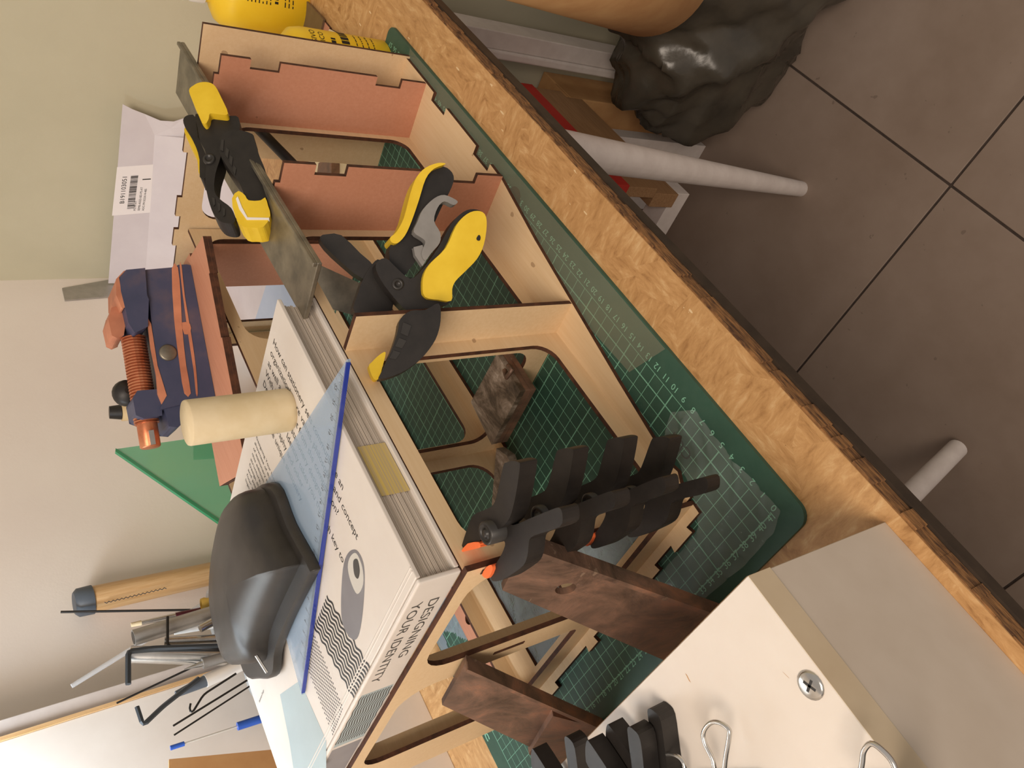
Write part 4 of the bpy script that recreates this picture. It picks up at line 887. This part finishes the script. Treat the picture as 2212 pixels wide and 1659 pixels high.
# envelope standing against the end wall
en = thing('envelope', 'large white envelope with a printed barcode label leaning on the end wall', 'envelope', (88, 42, -.3))
XE = 91.6
def ep(p): return xp(p, XE)
up = [ep(p) for p in ((265, 225), (286, 236), (312, 246), (334, 292), (313, 612), (234, 612))]
MB().plate([up], (.06, 0, 0), (0, 0, 0)).build('upper_fold', 'paper', en)
pf, pg = ep((334, 292)), ep((313, 612)); low = [pf, pg, Vector((86.0, pg.y, -.25)), Vector((86.0, pf.y-3, -.25))]
MB().plate([low], (.06, 0, .02), (0, 0, 0)).build('lower_fold', 'paper', en)
cl = [ep((312, 246)), ep((345, 257)), ep((372, 255)), ep((392, 246)), ep((397, 262)), ep((400, 335)), ep((334, 292))]
cl = [p-Vector((.9*i_, 0, 0)) for p, i_ in zip(cl, (0, .5, 1.0, 1.3, 1.5, 1.6, 0))]
m = MB(); n = len(cl); c_ = sum(cl, Vector())/n; m.add(cl+[c_], [(i, (i+1) % n, n) for i in range(n)]); m.add([p+Vector((.06, 0, 0)) for p in cl+[c_]], [((i+1) % n, i, n) for i in range(n)]); m.build('curled_flap', 'paper', en)
XL = XE-.03
lbq = [xp(p, XL) for p in ((253, 361), (336, 355), (327, 459), (242, 466))]
lab_ = MB().plate([lbq], (.02, 0, 0), (0, 0, 0)).build('label', 'paper_label', en)
uz, vz = (lbq[0]-lbq[3]).normalized(), (lbq[3]-lbq[2]).normalized()
def ltx(m, t_, px, size, width=None): m.text(t_, xp(px, XL-.02), uz, vz, size, width=width)
m = MB(); ltx(m, 'B191103051', (268, 440), .85, 4.4); ltx(m, '1', (325, 392), 1.6); ltx(m, 'PS199-AT', (293, 455), .42); ltx(m, 'SEMB-A02D-BD-PS-AT', (302, 455), .42); ltx(m, 'ADC-99-SG3A14-485', (311, 455), .42)
rnd = random.Random(9); yb = 0; bo_ = xp((290, 450), XL-.02)
while yb < 5.6:
    w_ = rnd.choice((.05, .08, .14)); m.add([bo_+uz*yb, bo_+uz*(yb+w_), bo_+uz*(yb+w_)+vz*.95, bo_+uz*yb+vz*.95], [(0, 1, 2, 3)]); yb += w_+rnd.choice((.05, .08, .12))
m.build('label_print', 'print_black', lab_)
# ================================================================== UNDER AND BESIDE THE BENCH
ra, rb_ = yp((1132, 150), 13.0), yp((1345, 400), 13.0); zr = (ra.z+rb_.z)/2+1.4; xl = rb_.x
rs = thing('storage_shelf', 'low shelf with a red top board and brown wooden front under the bench', 'shelf', (62, 22, FLOOR))
MB().box((xl, 13.0, zr-1.4), (84, 34, zr+3.4)).build('top_board', 'red_paint', rs, bevel=.1)
MB().box((xl+.3, 13.4, zr-7.5), (84, 15.0, zr-1.4)).build('front_board', 'wood_board', rs, bevel=.1)
MB().box((xl+.3, 14.2, zr-12.5), (84, 16.5, zr-7.6)).build('lower_rail', 'wood_board', rs, bevel=.1)
for x_, y_ in ((78, 17.0), (81, 30.5)): MB().box((x_, y_, FLOOR), (x_+2.6, y_+2.6, zr-1.4)).build('leg', 'white_paint', rs, bevel=.1)
MB().box((xl+1.2, 14.6, zr-16.0), (xl+5.0, 26, zr-12.6)).build('white_beam', 'white_paint', rs, bevel=.1)
cb_ = thing('cardboard_box', 'plain tan cardboard box standing on the floor behind the black bag', 'cardboard box', (88, 28, FLOOR))
MB().box((84.5, 14.5, FLOOR), (93.3, 44, -50)).build('body', 'cardboard', cb_, bevel=.2); MB().box((84.5, 14.5, -49.95), (89, 44, -49.6)).build('flap', 'cardboard', cb_)
pw = thing('white_post', 'white painted upright with a moulded edge between bench and floor', 'post', (87, 6, FLOOR))
ya, yb_ = xp((1180, 88), 85.5).y, xp((1180, 145), 85.5).y
MB().box((85.5, ya, FLOOR), (89.5, ya+(yb_-ya)*.66, -2.92)).build('face', 'white_paint', pw, bevel=.15); MB().box((85.1, ya+(yb_-ya)*.66, FLOOR), (89.5, yb_, -2.92)).build('moulding', 'white_paint', pw, bevel=.35, seg=3)
# crumpled black bag
def nz3(p, s_, ph):
    v = 0
    for k in range(5):
        a = ph+k*1.7; f_ = s_*(1.75**k)
        q = math.sin(f_*(p.x*math.sin(a*1.3)+p.y*math.cos(a*2.1)+p.z*math.sin(a*.7+1))+a+1.4*math.sin(f_*.6*(p.y-p.z*.7)+a*2))
        v += (1-abs(q))/(1.65**k)
    return v
m = MB(); rings = []; nu, nv_ = 120, 70; bcn = Vector((76, -10, -63))
for j in range(1, nv_):
    th = math.pi*j/nv_; ring = []
    for i in range(nu):
        ph_ = 2*math.pi*i/nu; d_ = Vector((math.sin(th)*math.cos(ph_), math.sin(th)*math.sin(ph_), math.cos(th)))
        b_ = Vector((d_.x*12.0, d_.y*26, d_.z*19)); k_ = .78+.17*nz3(b_, .11, 1.3)
        p = bcn+b_*k_; p.z = max(p.z, FLOOR+.05+.0*i); p.x = min(p.x, 84.8); p.y = min(p.y, 12.8); ring.append(p)
    rings.append(ring)
m.loft(rings, smooth=True); o = m.build('garbage_bag', 'bag_black'); tag(o, 'crumpled black plastic garbage bag on the floor by the end wall', 'garbage bag')
ct = thing('cardboard_drum', 'tan cardboard drum with a torn white patch standing on the black bag', 'cardboard drum', (74, -17, -47))
dr = 9.0
def beside(px, z_):
    T = zp(px, z_); vd = T-CC; vd.z = 0; vd.normalize(); return T+Vector((vd.y, -vd.x, 0))*dr
d0, d1 = beside((1372, 78), -43.0), beside((1090, 0), -12.0); d1 = d0+(d1-d0)*1.2
MB().lathe([(dr*.97, 0), (dr, .4), (dr, (d1-d0).length), (dr*.9, (d1-d0).length), (dr*.9, 3), (.01, 3)], d0, d1-d0, 48).build('body', 'cardboard', ct)
ax_ = (d1-d0).normalized(); u_ = (CC-d0); u_ = (u_-ax_*u_.dot(ax_)).normalized(); w_ = ax_.cross(u_); w_ = w_ if w_.dot(d0-beside((1372, 78), -43.0)+(CC-d0).cross(Vector((0, 0, 1)))) < 0 else -w_; m = MB(); vs_ = []; fs_ = []; rn = random.Random(4)
ny_, na_ = 10, 12
for j in range(ny_+1):
    for i in range(na_+1):
        a = .15+i*.09+(rn.uniform(-.05, .05) if i in (0, na_) else 0); h_ = 5+j*1.1+(rn.uniform(-.5, .5) if j in (0, ny_) else 0)
        vs_.append(d0+ax_*h_+(u_*math.cos(a)+w_*math.sin(a))*(dr+.04))
fs_ = [(j*(na_+1)+i, j*(na_+1)+i+1, (j+1)*(na_+1)+i+1, (j+1)*(na_+1)+i) for j in range(ny_) for i in range(na_)]
m.add(vs_, fs_, 0, True).build('torn_patch', 'white_paint', ct)
